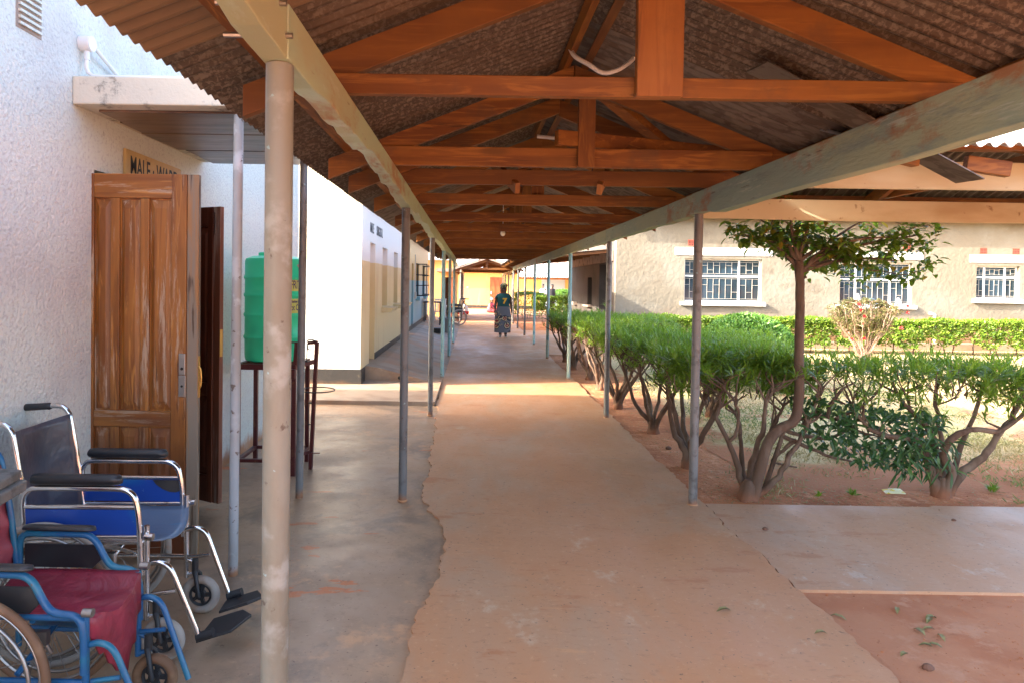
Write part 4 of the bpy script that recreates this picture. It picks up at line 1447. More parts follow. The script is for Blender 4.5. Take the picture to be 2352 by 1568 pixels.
# ---- tan block on the right
YF = 20.5
XT = 4.30
tan = thing('tan_block', (13.0, 23.5, 0), 'tan rendered building with white framed barred windows behind the clipped hedge', 'building')
W1 = (6.36, 8.68, 1.27, 2.56)
W2 = (11.03, 13.20, 1.25, 2.52)
W3 = (15.12, 16.42, 1.47, 2.47)
ops = [W1, W2, W3, (19.0, 21.2, 1.25, 2.5)]
m = MB()
m.wall('x', YF, YF + .25, XT, 24.0, -.05, 3.95, ops)
m.build('wall', 'render_tan', tan, fix=True)
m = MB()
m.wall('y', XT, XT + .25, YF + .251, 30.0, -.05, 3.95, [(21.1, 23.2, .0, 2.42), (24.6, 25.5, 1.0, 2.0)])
m.build('side_wall', 'wall_shaded', tan, fix=True)
m = MB()
m.box(XT + .30, XT + .34, 21.05, 23.25, 0, 2.45)
m.build('door', 'blue_door', tan)
m = MB()
m.box(XT + .20, XT + .24, 24.55, 25.55, .95, 2.05)
m.build('window', 'glass_dark', tan)
m = MB()
m.box(XT - .16, XT + .2, 24.5, 25.6, .93, 1.0)
m.build('sill', 'fascia_concrete', tan)
m = MB()
m.box(XT - .16, XT + .2, 28.0, 28.6, .90, 1.02)
m.build('sill', 'fascia_concrete', tan)
m = MB()
m.box(XT - .07, XT - .002, 20.9, 30.0, 2.46, 2.78)
fc = m.build('fascia', 'fascia_concrete', tan, bevel=.01)
for k, yy in enumerate((20.98, 21.16, 21.34)):
    q = MB()
    q.box(XT - .073, XT - .0705, yy, yy + .12, 2.56, 2.70)
    q.build('lettering', 'ink_black', fc)
m = MB()
m.quad((XT - .4, YF - .36, 3.86), (24.5, YF - .36, 3.86), (24.5, 25.5, 5.4), (XT - .4, 25.5, 5.4))
m.quad((XT - .4, 31, 3.86), (24.5, 31, 3.86), (24.5, 25.5, 5.4), (XT - .4, 25.5, 5.4))
m.box(XT - .4, 24.5, YF - .36, YF - .33, 3.74, 3.88)
m.build('roof', 'sheet_rust', tan)
window(tan, 'x', YF, -1, *W1, mull=(.22, .72), trans=.60, lintel=.30, depth=.12, barpitch=.17)
window(tan, 'x', YF, -1, *W2, mull=(.24, .72), trans=.60, lintel=.30, depth=.12, barpitch=.17)
window(tan, 'x', YF, -1, *W3, mull=(.24, .72), trans=.66, lintel=.22, depth=.12, barpitch=.16)
window(tan, 'x', YF, -1, 19.0, 21.2, 1.25, 2.5, mull=(.28, .72), trans=.6, lintel=.3, depth=.12)
for px, pz in ((6.55, 3.03), (13.0, 2.98), (15.30, 2.92), (16.28, 2.92), (9.6, 3.0)):
    m = MB()
    m.box(px - .11, px + .11, YF - .004, YF + .02, pz - .09, pz + .09)
    ab = m.build('air_brick', 'airbrick_red', tan)
    q = MB()
    for k in range(4):
        for j in range(3):
            q.box(px - .085 + k * .047, px - .055 + k * .047, YF - .006, YF - .003, pz - .07 + j * .05, pz - .035 + j * .05)
    q.build('hole', 'dark_inside', ab)
m = MB()
m.tube([(13.75, YF - .0, 1.02), (13.75, YF - .10, 1.02), (13.80, YF - .14, 1.0), (13.82, YF - .14, .2)], .04, 10)
m.build('waste_pipe', 'pvc_white', tan, smooth=True)
# things seen on the sill inside the second window
for k, (x, h, w_, mt, lb_, nm) in enumerate(((11.62, .34, .10, 'cloth_white', 'white plastic bottle standing in the second barred window', 'bottle'), (12.05, .20, .17, 'blue_tube', 'blue bundle standing in the second barred window', 'bundle'), (12.85, .22, .10, 'plastic_white', 'pale tub standing at the right of the second barred window', 'tub'))):
    m = MB()
    y = YF + .085
    zz = 1.25
    m.loft([((x, y, zz), w_, .022), ((x, y, zz + h * .5), w_ * .95, .022), ((x, y, zz + h * .8), w_ * .55, .020), ((x, y, zz + h), w_ * .3, .016)], 12)
    o = m.build('sill_item', mt, tan, smooth=True)

# link roof between the walkway and the tan block
link = thing('link_roof', (3.1, 25.5, 0), 'dark flat link roof between the walkway and the tan block', 'roof')
x0_, x1_ = 1.20, XT - .08
ak = math.atan(.10)
yy = 20.98
while yy < 29.3:
    sheet_obj('roof_sheet', SHEETS, ('k', 1), lambda: corr_sheet(.76, (x1_ - x0_) / math.cos(ak)), 'sheet_grey', link, Matrix.Translation((x0_, yy, 2.53)) @ Matrix.Rotation(-ak, 4, 'Y'))
    yy += .684
for yy in (21.1, 22.9, 24.7, 26.4, 28.2, 29.5):
    q = MB()
    q.bar((1.25, yy, 2.47), (XT - .08, yy, 2.77), .05, .09)
    q.build('joist', 'wood_x', link)
q = MB()
q.box(XR - .04, XR + .04, 21.0, 29.7, 2.29, 2.46)
q.build('beam', 'beam_blue', link)
for yy in (22.95, 26.46, 29.5):
    post(link, XR, yy, 'post_grey', 2.29)

# ---- yellow block at the end
endb = thing('end_block', (4.0, 47.5, 0), 'yellow building with red brown doors closing the far end of the walkway', 'building')
m = MB()
m.wall('x', 47.0, 47.25, -3.0, 20.0, -.05, 2.75)
m.build('wall', 'wall_yellow', endb, fix=True)
m = MB()
m.box(-3.0, 20.0, 46.985, 46.999, -.05, .22)
m.build('plinth', 'plinth_black', endb)
for x0, x1, mt in ((1.20, 2.0, 'red_door'), (-2.4, -1.6, 'red_door'), (4.75, 6.35, 'blue_door')):
    m = MB()
    m.box(x0, x1, 46.93, 46.984, .02, 2.15)
    dd = m.build('door', mt, endb)
    if mt == 'red_door':
        for a in (0, 1):
            for za, zb in ((.2, .9), (1.05, 1.95)):
                q = MB()
                q.box(x0 + .1 + a * .33, x0 + .37 + a * .33, 46.915, 46.929, za, zb)
                q.build('panel', mt, dd, bevel=.01)
        q = MB()
        q.box(x0 + .06, x0 + .12, 46.90, 46.929, 1.0, 1.18)
        q.build('lock_plate', 'white_paint', dd)
m = MB()
m.box(7.0, 10.0, 46.93, 46.984, .02, 2.3)
m.build('panel', 'wall_grey', endb)
m = MB()
m.tube([(-.35, 46.999, 1.45), (-.35, 46.96, 1.45)], .05, 12)
m.build('socket', 'white_paint', endb)
ang3 = math.atan(.30)
x = 3.1
m3 = {}
while x < 19:
    B = Matrix(((0, 1, 0, 0), (-1, 0, 0, 0), (0, 0, 1, 0), (0, 0, 0, 1)))
    sheet_obj('roof_sheet', SHEETS, ('e', 1), lambda: corr_sheet(.80, 3.6, amp=.022, pitch=.16), 'sheet_bright', endb, Matrix.Translation((x, 48.2, 3.22)) @ B @ Matrix.Rotation(ang3, 4, 'Y'))
    x += .8
m = MB()
m.box(3.0, 19, 44.85, 44.9, 2.03, 2.17)
m.build('fascia', 'wood_x', endb)
for x in (7.2, 11.0, 15.0):
    m = MB()
    m.tube([(x, 44.95, 0), (x, 44.95, 2.03)], .05, 12)
    m.build('post', 'post_blue', endb, smooth=True)
x = -8.0
while x < 19:
    B = Matrix(((0, 1, 0, 0), (-1, 0, 0, 0), (0, 0, 1, 0), (0, 0, 0, 1)))
    sheet_obj('roof_sheet', SHEETS, ('u', 1), lambda: corr_sheet(.98, 7.0, amp=.03, pitch=.49), 'sheet_rust', endb, Matrix.Translation((x, 53.0, 4.9)) @ B @ Matrix.Rotation(math.atan(.34), 4, 'Y'))
    x += .98

# ================================================================== plants
def gnarl(pts, sub=4, amp=.012, seed=0):
    """smooth polyline (Catmull-Rom) with small kinks"""
    P = [Vector(p) for p in pts]
    P = [P[0] * 2 - P[1]] + P + [P[-1] * 2 - P[-2]]
    out = []
    for i in range(1, len(P) - 2):
        a, b, c, d = P[i - 1:i + 3]
        for k in range(sub):
            t = k / sub
            q = .5 * ((2 * b) + (c - a) * t + (2 * a - 5 * b + 4 * c - d) * t * t + (3 * b - a - 3 * c + d) * t ** 3)
            if out:
                q = q + Vector((rnd(-1, 1), rnd(-1, 1), rnd(-.4, .4))) * amp
            out.append(q)
    out.append(P[-2])
    return out


def limb(m, pts, r0, r1, sub=4, amp=.010, n=8):
    q = gnarl(pts, sub, amp)
    k = len(q)
    rr = [(r0 + (r1 - r0) * (i / (k - 1)) ** .8) * rnd(.92, 1.10) for i in range(k)]
    m.tube(q, rr, n)
    return q


def rosette(m, p, d, n, L, W, spread=.9, fn_=None):
    d = d.normalized()
    fresh = random.random() < .4
    for k in range(n):
        a = rnd(0, 6.283)
        s = d.orthogonal().normalized()
        t = d.cross(s)
        tilt = rnd(.35, 1.0) * spread
        v = (d * math.cos(tilt * 1.4) + (s * math.cos(a) + t * math.sin(a)) * math.sin(tilt * 1.4))
        v.z -= .08
        off = d * rnd(-.05, .02)
        m.leaf(p + off, v, d + Vector((rnd(-.3, .3), rnd(-.3, .3), .6)), L * rnd(.7, 1.3), W * rnd(.7, 1.1), rnd(.05, .35), r=(rnd(.3, .95) if fresh else rnd(0, .75)))


def shrub(loc, label, limbs=None, canopy=None, nros=240, leafm='leaf_oleander', barkm='bark', L=.125, W=.016, nl=12, n_limbs=6, h=1.08, wx=.62, wy=.62, under=0, group='clipped oleander shrubs along the walkway', hang=0):
    x, y, z = loc
    root = thing('shrub', loc, label, 'shrub', group)
    tr, fo = MB(), MB()
    tips = []
    if limbs is None:
        limbs = []
        for k in range(n_limbs):
            a = 6.283 * (k + rnd(-.25, .25)) / n_limbs
            r = rnd(.45, .95)
            ex, ey = math.cos(a) * wx * r, math.sin(a) * wy * r
            kx, ky = ex * .45 + rnd(-.06, .06), ey * .45 + rnd(-.06, .06)
            limbs.append(([(x + ex * .06, y + ey * .06, z - .03), (x + ex * .14, y + ey * .14, z + .16), (x + kx, y + ky, z + .38 + rnd(-.05, .08)), (x + ex * .85, y + ey * .85, z + h * .66), (x + ex, y + ey, z + h * .86)], rnd(.028, .045), .013))
    hue = rnd(-.12, .12)
    for pts, r0, r1 in limbs:
        q = limb(tr, pts, r0, r1)
        for j in (2, 3, 4):
            b = q[min(len(q) - 1, int(len(q) * (.45 + .15 * j)))]
            for _ in range(2):
                e = b + Vector((rnd(-.22, .22), rnd(-.22, .22), rnd(.10, .30)))
                e.z = min(e.z, z + h - .04)
                q2 = limb(tr, [b, (b + e) / 2 + Vector((rnd(-.04, .04), rnd(-.04, .04), 0)), e], r1 * .9, .006, 3, .006, 6)
                tips.append(e)
    # knotted stump
    i0 = len(tr.v)
    tr.loft([((x, y, z - .05), .095, .085), ((x, y, z + .01), .078, .07), ((x, y, z + .06), .068, .062), ((x + .01, y, z + .12), .060, .055), ((x + .01, y, z + .17), .03, .03)], 14)
    for i_ in range(i0, len(tr.v)):
        a_ = tr.v[i_]
        g_ = 1 + .35 * mnoise.noise(Vector((a_[0] * 22, a_[1] * 22, a_[2] * 9)))
        tr.v[i_] = (x + (a_[0] - x) * g_, y + (a_[1] - y) * g_, a_[2])
    tr.build('trunk', barkm, root, smooth=True)
    if canopy is None:
        canopy = (x - wx, x + wx, y - wy, y + wy, z + h * .62, z + h)
    cx0, cx1, cy0, cy1, cz0, cz1 = canopy
    clumps = [(rnd(-1, 1), rnd(-1, 1)) for _ in range(max(14, int(16 * (cx1 - cx0) * (cy1 - cy0))))]
    for k in range(nros):
        cu_, cv_ = random.choice(clumps)
        u, v = cu_ + random.gauss(0, .10), cv_ + random.gauss(0, .10)
        u, v = max(-1.08, min(1.08, u)), max(-1.08, min(1.08, v))
        if abs(u) ** 3 + abs(v) ** 3 > 1.0:
            u *= .8
            v *= .8
        lump = .5 + .5 * mnoise.noise(Vector((u * 2.2 + x * 3, v * 2.2 + y, 1.0)))
        w = 1 - abs(rnd(0, 1)) ** 1.6
        edge = max(abs(u), abs(v))
        zz = cz0 + (cz1 - cz0) * (w * (.84 + .22 * lump)) - .06 * edge ** 3
        if random.random() < .42:
            zz = cz1 - rnd(0, .07) - .05 * edge ** 4 + .05 * (lump - .5)
        p = Vector(((cx0 + cx1) / 2 + u * (cx1 - cx0) / 2, (cy0 + cy1) / 2 + v * (cy1 - cy0) / 2, zz))
        d = Vector((u * .6 + rnd(-.5, .5), v * .6 + rnd(-.5, .5), rnd(.2, 1.1)))
        rosette(fo, p, d, nl, L, W)
    for k in range(nros // 4):      # young upright shoots on the clipped top
        p = Vector((rnd(cx0, cx1), rnd(cy0, cy1), cz1 - rnd(-.02, .05)))
        for _ in range(6):
            fo.leaf(p + Vector((rnd(-.015, .015), rnd(-.015, .015), 0)), Vector((rnd(-.7, .7), rnd(-.7, .7), rnd(.6, 1.3))), Vector((rnd(-1, 1), rnd(-1, 1), .3)), L * rnd(.8, 1.35), W * .85, rnd(.1, .4), r=rnd(.55, .87))
    for p in tips:
        rosette(fo, p, Vector((rnd(-.3, .3), rnd(-.3, .3), 1)), nl, L, W)
    # bare twigs in the canopy
    tw = MB()
    for k in range(nros // 5):
        p = Vector((rnd(cx0, cx1), rnd(cy0, cy1), cz0 + rnd(-.10, .15)))
        e = p + Vector((rnd(-.12, .12), rnd(-.12, .12), rnd(.08, .22)))
        tw.tube([p, (p + e) / 2 + Vector((rnd(-.02, .02), rnd(-.02, .02), 0)), e], [.007, .005, .003], 5)
    tw.build('twigs', barkm, root, kind='stuff')
    fo.build('foliage', leafm, root, kind='stuff')
    return root


G0 = -.036


def L3(pts, Y, dy=()):
    """a limb drawn in layout pixels at depth Y, with depth offsets"""
    out = []
    for i, (px, py) in enumerate(pts):
        out.append(tuple(at(px, py, Y + (dy[i] if i < len(dy) else (dy[-1] if dy else 0)))))
    return out


# first shrub at the corner of the side path
b1 = at(1716, 1150, 5.62)
b1.z = G0
limbs1 = [
    (L3([(1712, 1152), (1695, 1075), (1672, 1010), (1648, 965), (1652, 930), (1665, 880)], 5.76, (0, 0, .02, .05, .1, .12)), .030, .012),
    (L3([(1712, 1150), (1722, 1080), (1745, 1010), (1757, 955), (1760, 920), (1775, 885)], 5.76, (0, 0, -.03, -.05, -.05, 0)), .034, .012),
    (L3([(1716, 1150), (1728, 1090), (1752, 1030), (1775, 980), (1800, 930)], 5.76, (.05, .05, .1, .15, .2)), .036, .012),
    (L3([(1722, 1150), (1760, 1120), (1796, 1082), (1815, 1045), (1842, 1000), (1868, 945), (1880, 900)], 5.76, (-.03, -.05, -.08, -.08, -.05, 0, 0)), .034, .012),
    (L3([(1672, 1012), (1690, 1000), (1697, 970), (1692, 930), (1660, 885)], 5.76, (.02, 0, -.02, -.02, 0)), .018, .009),
    (L3([(1716, 1140), (1705, 1060), (1700, 1000), (1690, 950), (1640, 905)], 5.82, (.1, .2, .3, .4, .5)), .028, .011),
]
shrub(tuple(b1), 'oleander at the corner of the side path with open forked trunks beside the tree', limbs1,
      (b1.x - .62, b1.x + .62, 5.80, 6.60, .80, 1.10), nros=270, nl=12)
# second shrub, the broad one on the right
b2 = at(2163, 1140, 5.80)
b2.z = G0
limbs2 = [
    (L3([(2155, 1140), (2140, 1085), (2128, 1050), (2100, 1010), (2040, 1000), (2000, 985), (1960, 940)], 5.8, (0, 0, -.02, -.05, -.08, -.08, 0)), .046, .014),
    (L3([(2165, 1140), (2158, 1080), (2150, 1030), (2135, 990), (2105, 955), (2075, 925), (2050, 880)], 5.8, (.05, .05, .05, .05, .1, .1, .1)), .044, .013),
    (L3([(2170, 1140), (2185, 1085), (2165, 1045), (2195, 1000), (2240, 985), (2290, 990), (2340, 960), (2375, 915)], 5.8, (-.03, -.05, -.1, -.12, -.12, -.08, -.05, 0)), .040, .014),
    (L3([(2178, 1140), (2205, 1090), (2255, 1050), (2295, 1000), (2330, 950), (2350, 905)], 5.8, (.05, .08, .1, .12, .15, .2)), .046, .016),
    (L3([(2162, 1135), (2168, 1060), (2160, 1000), (2150, 930), (2152, 870)], 5.9, (.1, .2, .3, .3, .35)), .032, .012),
    (L3([(2170, 1135), (2195, 1060), (2225, 980), (2255, 900), (2262, 860)], 5.9, (.1, .2, .25, .3, .3)), .032, .012),
]
s2 = shrub(tuple(b2), 'broad oleander with thick spreading limbs on the right beside the side path', limbs2,
           (2.95, 5.05, 5.45, 6.60, .76, 1.05), nros=320, nl=12)
# dark leafy undergrowth hanging between the two
ug = MB()
for k in range(800):
    t = random.random() ** .8
    px = 1830 + 320 * t + rnd(-30, 30)
    top = 905 + 40 * t
    bot = 985 + 75 * math.sin(t * 2.4)
    py = rnd(top, bot + 12)
    p = at(px, py, 5.75 + rnd(-.12, .35))
    v = Vector((rnd(-.7, .7), rnd(-.6, .3), rnd(-.9, .25)))
    ug.leaf2(p, v, Vector((rnd(-.4, .4), -.6, .8)), rnd(.07, .11), rnd(.026, .04), rnd(.05, .3))
for k in range(150):
    px, py = rnd(2060, 2190), rnd(1000, 1085)
    p = at(px, py, 5.62 + rnd(0, .3))
    v = Vector((rnd(-.8, .8), rnd(-.6, .2), rnd(-1.0, .1)))
    ug.leaf2(p, v, Vector((0, -.6, .8)), rnd(.11, .17), rnd(.018, .026), rnd(.05, .3))
ugr = thing('citrus_thicket', (3.1, 5.85, G0), 'dark leafy citrus shoots hanging between the two nearest oleanders', 'bush')
ug.build('foliage', 'leaf_dark', ugr, kind='stuff')
us = MB()
for pts in ([(1790, 985), (1850, 1000), (1905, 1005), (1960, 985), (2010, 1010), (2060, 1030)], [(1800, 975), (1870, 955), (1930, 965), (1975, 990), (2030, 1005)], [(1830, 1010), (1790, 1040), (1775, 1060), (1830, 1072)], [(1900, 960), (1925, 900), (1960, 880)], [(1795, 1000), (1900, 1045), (1960, 1060)], [(1845, 975), (1880, 930), (1885, 880)], [(1920, 962), (1990, 925), (2030, 880)]):
    us = MB()
    limb(us, L3(pts, 5.80, (0, .05, .1, .1, .1, .05)), .020, .007, 4, .012, 7)
    us.build('stem', 'bark', ugr, smooth=True)
us = MB()
us.tube([at(1800, 990, 5.80), (b1.x + .2, 5.80, G0 - .02)], [.018, .022], 7)
us.build('stem', 'bark', ugr, smooth=True)

# tree that rises through the first shrub
tb = at(1728, 1150, 5.62)
tree = thing('citrus_tree', (tb.x, 5.62, G0), 'slender citrus tree with bent trunk rising beside the grey post', 'tree')
tk = MB()
tp = L3([(1728, 1160), (1745, 1080), (1765, 1015), (1790, 985), (1826, 962), (1836, 900), (1836, 800), (1838, 700), (1835, 600)], 5.62)
q = gnarl(tp, 4, .004)
k = len(q)
tk.tube(q, [.046 - .012 * min(1, i / (k - 1)) for i in range(k)], 12)
fk = q[-1]
crown_pts = []
for ex, ey, px, py in ((0, .0, 1800, 470), (.1, .1, 1880, 430), (-.2, 0, 1720, 545), (.1, -.1, 1960, 560), (0, .2, 1790, 560), (-.1, .3, 1880, 520), (0, -.1, 2060, 600), (0, 0, 2110, 540), (.1, .3, 1930, 620), (0, .2, 1990, 500), (0, .1, 1740, 500), (0, -.1, 2040, 545)):
    e = at(px, py, 5.8 + ey * 1.5)
    mid = fk.lerp(e, .5) + Vector((0, 0, rnd(0, .06)))
    st = q[-2] if py > 520 else fk
    qq = limb(tk, [st, mid, e], .020, .006, 4, .012, 7)
    crown_pts += qq[4:]
    for _ in range(5):
        s0 = qq[random.randint(3, len(qq) - 1)]
        e2 = s0 + Vector((rnd(-.25, .28), rnd(-.3, .3), rnd(-.14, .16)))
        crown_pts += limb(tk, [s0, s0.lerp(e2, .5) + Vector((0, 0, .02)), e2], .006, .003, 3, .006, 5)
for pts in ([(1985, 620), (2040, 625), (2075, 632), (2120, 618), (2140, 598)], [(2000, 570), (2060, 560), (2110, 565), (2150, 548)], [(2060, 545), (2100, 522), (2140, 520)], [(1720, 545), (1695, 528), (1690, 512)]):
    crown_pts += limb(tk, L3(pts, 5.75), .006, .003, 4, .006, 5) * 2
tk.tube([at(1840, 640, 5.75), at(1852, 636, 5.72)], [.016, .012], 8)
tk.build('trunk', 'bark', tree, smooth=True)
cr = MB()
for p in crown_pts:
    nn = 3
    for _ in range(nn):
        o = Vector((rnd(-.07, .07), rnd(-.09, .09), rnd(-.07, .05)))
        v = Vector((rnd(-1, 1), rnd(-1, 1), rnd(-.75, .35)))
        cr.leaf2(p + o, v, Vector((rnd(-.4, .4), rnd(-.4, .4), 1)), rnd(.065, .105), rnd(.036, .055), rnd(.05, .35))
for k in range(160):        # upper crown above the canopy edge
    a, r = rnd(0, 6.283), math.sqrt(random.random())
    p = Vector((3.05 + .72 * r * math.cos(a), 6.20 + .6 * r * math.sin(a), rnd(2.15, 3.0)))
    if p.y < 6.06 and p.z > 2.24:
        continue
    cr.leaf2(p, Vector((rnd(-1, 1), rnd(-1, 1), rnd(-.7, .4))), Vector((rnd(-.4, .4), rnd(-.4, .4), 1)), rnd(.065, .105), rnd(.036, .055), rnd(.05, .35))
cr.build('crown', 'leaf_lemon', tree, kind='stuff')

# the row along the walkway
row = [
    ((2.13, 6.62), 'oleander behind the nearest grey post with two slim dark forks', 5, .55, 1.08, 330),
    ((2.19, 8.15), 'oleander with stout dark trunk, second beyond the nearest grey post', 6, .66, 1.08, 380),
    ((2.10, 9.75), 'oleander with sunlit orange stems beside the second grey post', 6, .66, 1.08, 380),
    ((2.17, 11.5), 'oleander with crooked trunk just beyond the sunlit one', 5, .62, 1.08, 330),
    ((2.20, 12.7), 'oleander with thin dark stem before the first pale blue post on the right', 5, .60, 1.08, 300),
    ((2.12, 14.2), 'small oleander with several thin stems between the two pale blue posts', 7, .58, 1.06, 300),
    ((2.16, 15.6), 'farthest oleander of the row with spindly bare stems', 7, .55, 1.04, 280),
]
for (x, y), lab, nlim, w, h, nr in row:
    shrub((x, y, G0), lab, None, (x - .42, x + .82, y - .66, y + .66, .74, h), nros=int(nr * .66), n_limbs=nlim, h=h, wx=.55, wy=.62, nl=13)
# second rank that fills the bed behind the row
for (x, y), lab in (((3.25, 9.2), 'oleander standing behind the sunlit one on the lawn side'), ((3.3, 14.0), 'oleander in the back rank before the light green hedge')):
    shrub((x, y, G0), lab, None, (x - .85, x + .75, y - 1.25, y + 1.25, .76, 1.06), nros=300, n_limbs=6, h=1.07, wx=.6, wy=.7)
# thin sprigs over the hedge in front of the dark side wall
sp = MB()
for px, py in ((1330, 705), (1392, 690), (1345, 712), (1375, 704)):
    p = at(px, py + 14, 17.0)
    sp.leaf(p, Vector((0, 0, 1)), Vector((0, 1, 0)), .05, .01)
    rosette(sp, p, Vector((0, 0, 1)), 14, .20, .022)
o = sp.build('oleander_sprigs', 'leaf_oleander', org=(3.0, 17.0, .9))
tag(o, 'thin oleander sprigs standing above the hedge before the dark side wall', 'sprigs')


def leafy(m, p, nrm, L, W, n=1):
    for _ in range(n):
        v = nrm * rnd(.2, 1.0) + Vector((rnd(-1, 1), rnd(-1, 1), rnd(-.3, .9)))
        m.leaf(p, v, nrm + Vector((0, 0, .5)), L * rnd(.7, 1.2), W * rnd(.8, 1.2), rnd(0, .3))


def hedge(loc, x0, x1, y0, y1, z0, z1, n, label, leafm='leaf_hedge', L=.055, W=.034, stems=20, cat='hedge', group=None, ragged_bottom=.25, barkm='bark'):
    root = thing('hedge', loc, label, cat, group)
    m, s = MB(), MB()
    cx, cy, cz = (x0 + x1) / 2, (y0 + y1) / 2, (z0 + z1) / 2
    hx, hy, hz = (x1 - x0) / 2, (y1 - y0) / 2, (z1 - z0) / 2
    areas = [hx * hz * 1.7, hx * hy * 1.3, hy * hz * 2]
    tot = sum(areas)
    for k in range(n):
        t = random.random() * tot
        dep = abs(random.gauss(0, .09))
        if t < areas[0]:
            sg = -1 if random.random() < .72 else 1
            p = Vector((rnd(x0, x1), cy + sg * (hy - dep), rnd(z0, z1)))
            nr = Vector((0, sg, .25))
        elif t < areas[0] + areas[1]:
            p = Vector((rnd(x0, x1), rnd(y0, y1), z1 - dep))
            nr = Vector((0, 0, 1))
        else:
            sg = random.choice((-1, 1))
            p = Vector((cx + sg * (hx - dep), rnd(y0, y1), rnd(z0, z1)))
            nr = Vector((sg, 0, .25))
        lump = mnoise.noise(Vector((p.x * 1.6, p.y * 1.6, p.z * 2.2)))
        lump2 = mnoise.noise(Vector((p.x * 5, p.y * 5, p.z * 5)))
        low = (p.z - z0) / (z1 - z0)
        if low < ragged_bottom + .18 and lump + lump2 * .5 < .15 - low:
            continue
        if lump2 < -.34 and nr.z < .9:
            continue
        p += nr * (.08 * lump + .05 * lump2)
        leafy(m, p, nr, L, W)
    m.build('foliage', leafm, root, kind='stuff')
    for k in range(stems):
        x = x0 + (x1 - x0) * (k + .5 + rnd(-.3, .3)) / stems
        y = rnd(cy - hy * .4, cy + hy * .4)
        limb(s, [(x, y, loc[2] - .03), (x + rnd(-.06, .06), y + rnd(-.05, .05), (z0 + z1) * .3), (x + rnd(-.15, .15), y + rnd(-.1, .1), z1 - .15)], .018, .006, 3, .01, 6)
    s.build('stems', barkm, root, smooth=True, kind='stuff')
    return root


hedge((11, 18.7, G0), 4.3, 22.0, 18.35, 19.1, .13, .88, 80000, 'long light green clipped hedge below the barred windows', L=.075, W=.046, stems=44)
# clipped dome
dome = thing('domed_bush', (4.95, 12.3, G0), 'smooth clipped dome bush on the lawn behind the oleander row', 'bush')
dm, ds = MB(), MB()
for k in range(14000):
    a = rnd(0, 6.283)
    zz = rnd(.12, 1.0)
    r = math.sqrt(max(0, 1 - ((zz - .12) / .88) ** 2.2))
    if random.random() < .35:
        r *= math.sqrt(random.random())
        zz = .12 + .88 * max(0, 1 - r ** 2.2) ** (1 / 2.2)
    nr = Vector((math.cos(a) * r, math.sin(a) * r, zz * .8)).normalized()
    j = 1 - abs(random.gauss(0, .035)) + .03 * mnoise.noise(Vector((a * 3, zz * 4, 2)))
    p = Vector((4.95 + .98 * r * math.cos(a) * j, 12.3 + .98 * r * math.sin(a) * j, -.04 + 1.26 * zz * j))
    leafy(dm, p, nr, .068, .036)
dm.build('foliage', 'leaf_dome', dome, kind='stuff')
for k in range(6):
    a = k * 1.05
    limb(ds, [(4.95, 12.3, G0 - .02), (4.95 + .2 * math.cos(a), 12.3 + .2 * math.sin(a), .3), (4.95 + .5 * math.cos(a), 12.3 + .5 * math.sin(a), .7)], .03, .01, 3, .01, 7)
ds.build('stems', 'bark', dome, smooth=True, kind='stuff')

# flowering dry bush
fb = thing('flowering_bush', (9.28, 16.1, G0), 'sparse twiggy bush with red flowers on the sunlit lawn', 'bush')
fs, fl, fp = MB(), MB(), MB()
for k in range(46):
    a, r = rnd(0, 6.283), math.sqrt(random.random())
    ex, ey = .82 * r * math.cos(a), .7 * r * math.sin(a)
    top = 1.05 + .38 * math.sqrt(max(0, 1 - r * r))
    q = limb(fs, [(9.28 + ex * .08, 16.1 + ey * .08, G0 - .02), (9.28 + ex * .35, 16.1 + ey * .35, .42), (9.28 + ex * .8, 16.1 + ey * .8, .85), (9.28 + ex, 16.1 + ey, top)], .020, .006, 3, .02, 5)
    for _ in range(9):
        s0 = q[random.randint(5, len(q) - 1)]
        e = s0 + Vector((rnd(-.16, .16), rnd(-.16, .16), rnd(.02, .20)))
        e.z = min(e.z, top + .03)
        fs.tube([s0, e], [.006, .003], 4)
        for _ in range(11):
            fl.leaf(e + Vector((rnd(-.05, .05), rnd(-.05, .05), rnd(-.06, .04))), Vector((rnd(-1, 1), rnd(-1, 1), rnd(-.5, .6))), Vector((0, 0, 1)), rnd(.06, .11), .034, .2)
for k in range(9):
    a, r = rnd(0, 6.283), rnd(.5, 1.05)
    p = Vector((9.28 + .85 * r * math.cos(a), 15.6 + .2 * math.sin(a), rnd(.45, 1.48)))
    for _ in range(9):
        fp.leaf2(p, Vector((rnd(-1, 1), rnd(-1, .2), rnd(-.6, 1))), Vector((0, -1, .4)), .055, .045, .2)
fs.build('stems', 'bark_pale', fb, smooth=True, kind='stuff')
fl.build('foliage', 'leaf_dry', fb, kind='stuff')
fp.build('flowers', 'petal_red', fb, kind='stuff')

# far clipped hedges by the walkway
hedge((3.7, 30.5, G0), 2.75, 4.75, 29.9, 31.2, .32, 1.18, 9000, 'square clipped hedge between the far right posts', L=.09, W=.05, stems=9)
hedge((5.2, 34.0, G0), 4.3, 6.3, 33.2, 34.9, .3, 1.42, 7000, 'rounded hedge behind the far square hedge', 'leaf_dome', L=.10, W=.06, stems=6)
hedge((2.7, 35.0, G0), 2.2, 3.6, 34.2, 35.6, .1, 1.25, 5000, 'grey green bush beyond the dark far posts', 'leaf_oleander', L=.11, W=.03, stems=6)

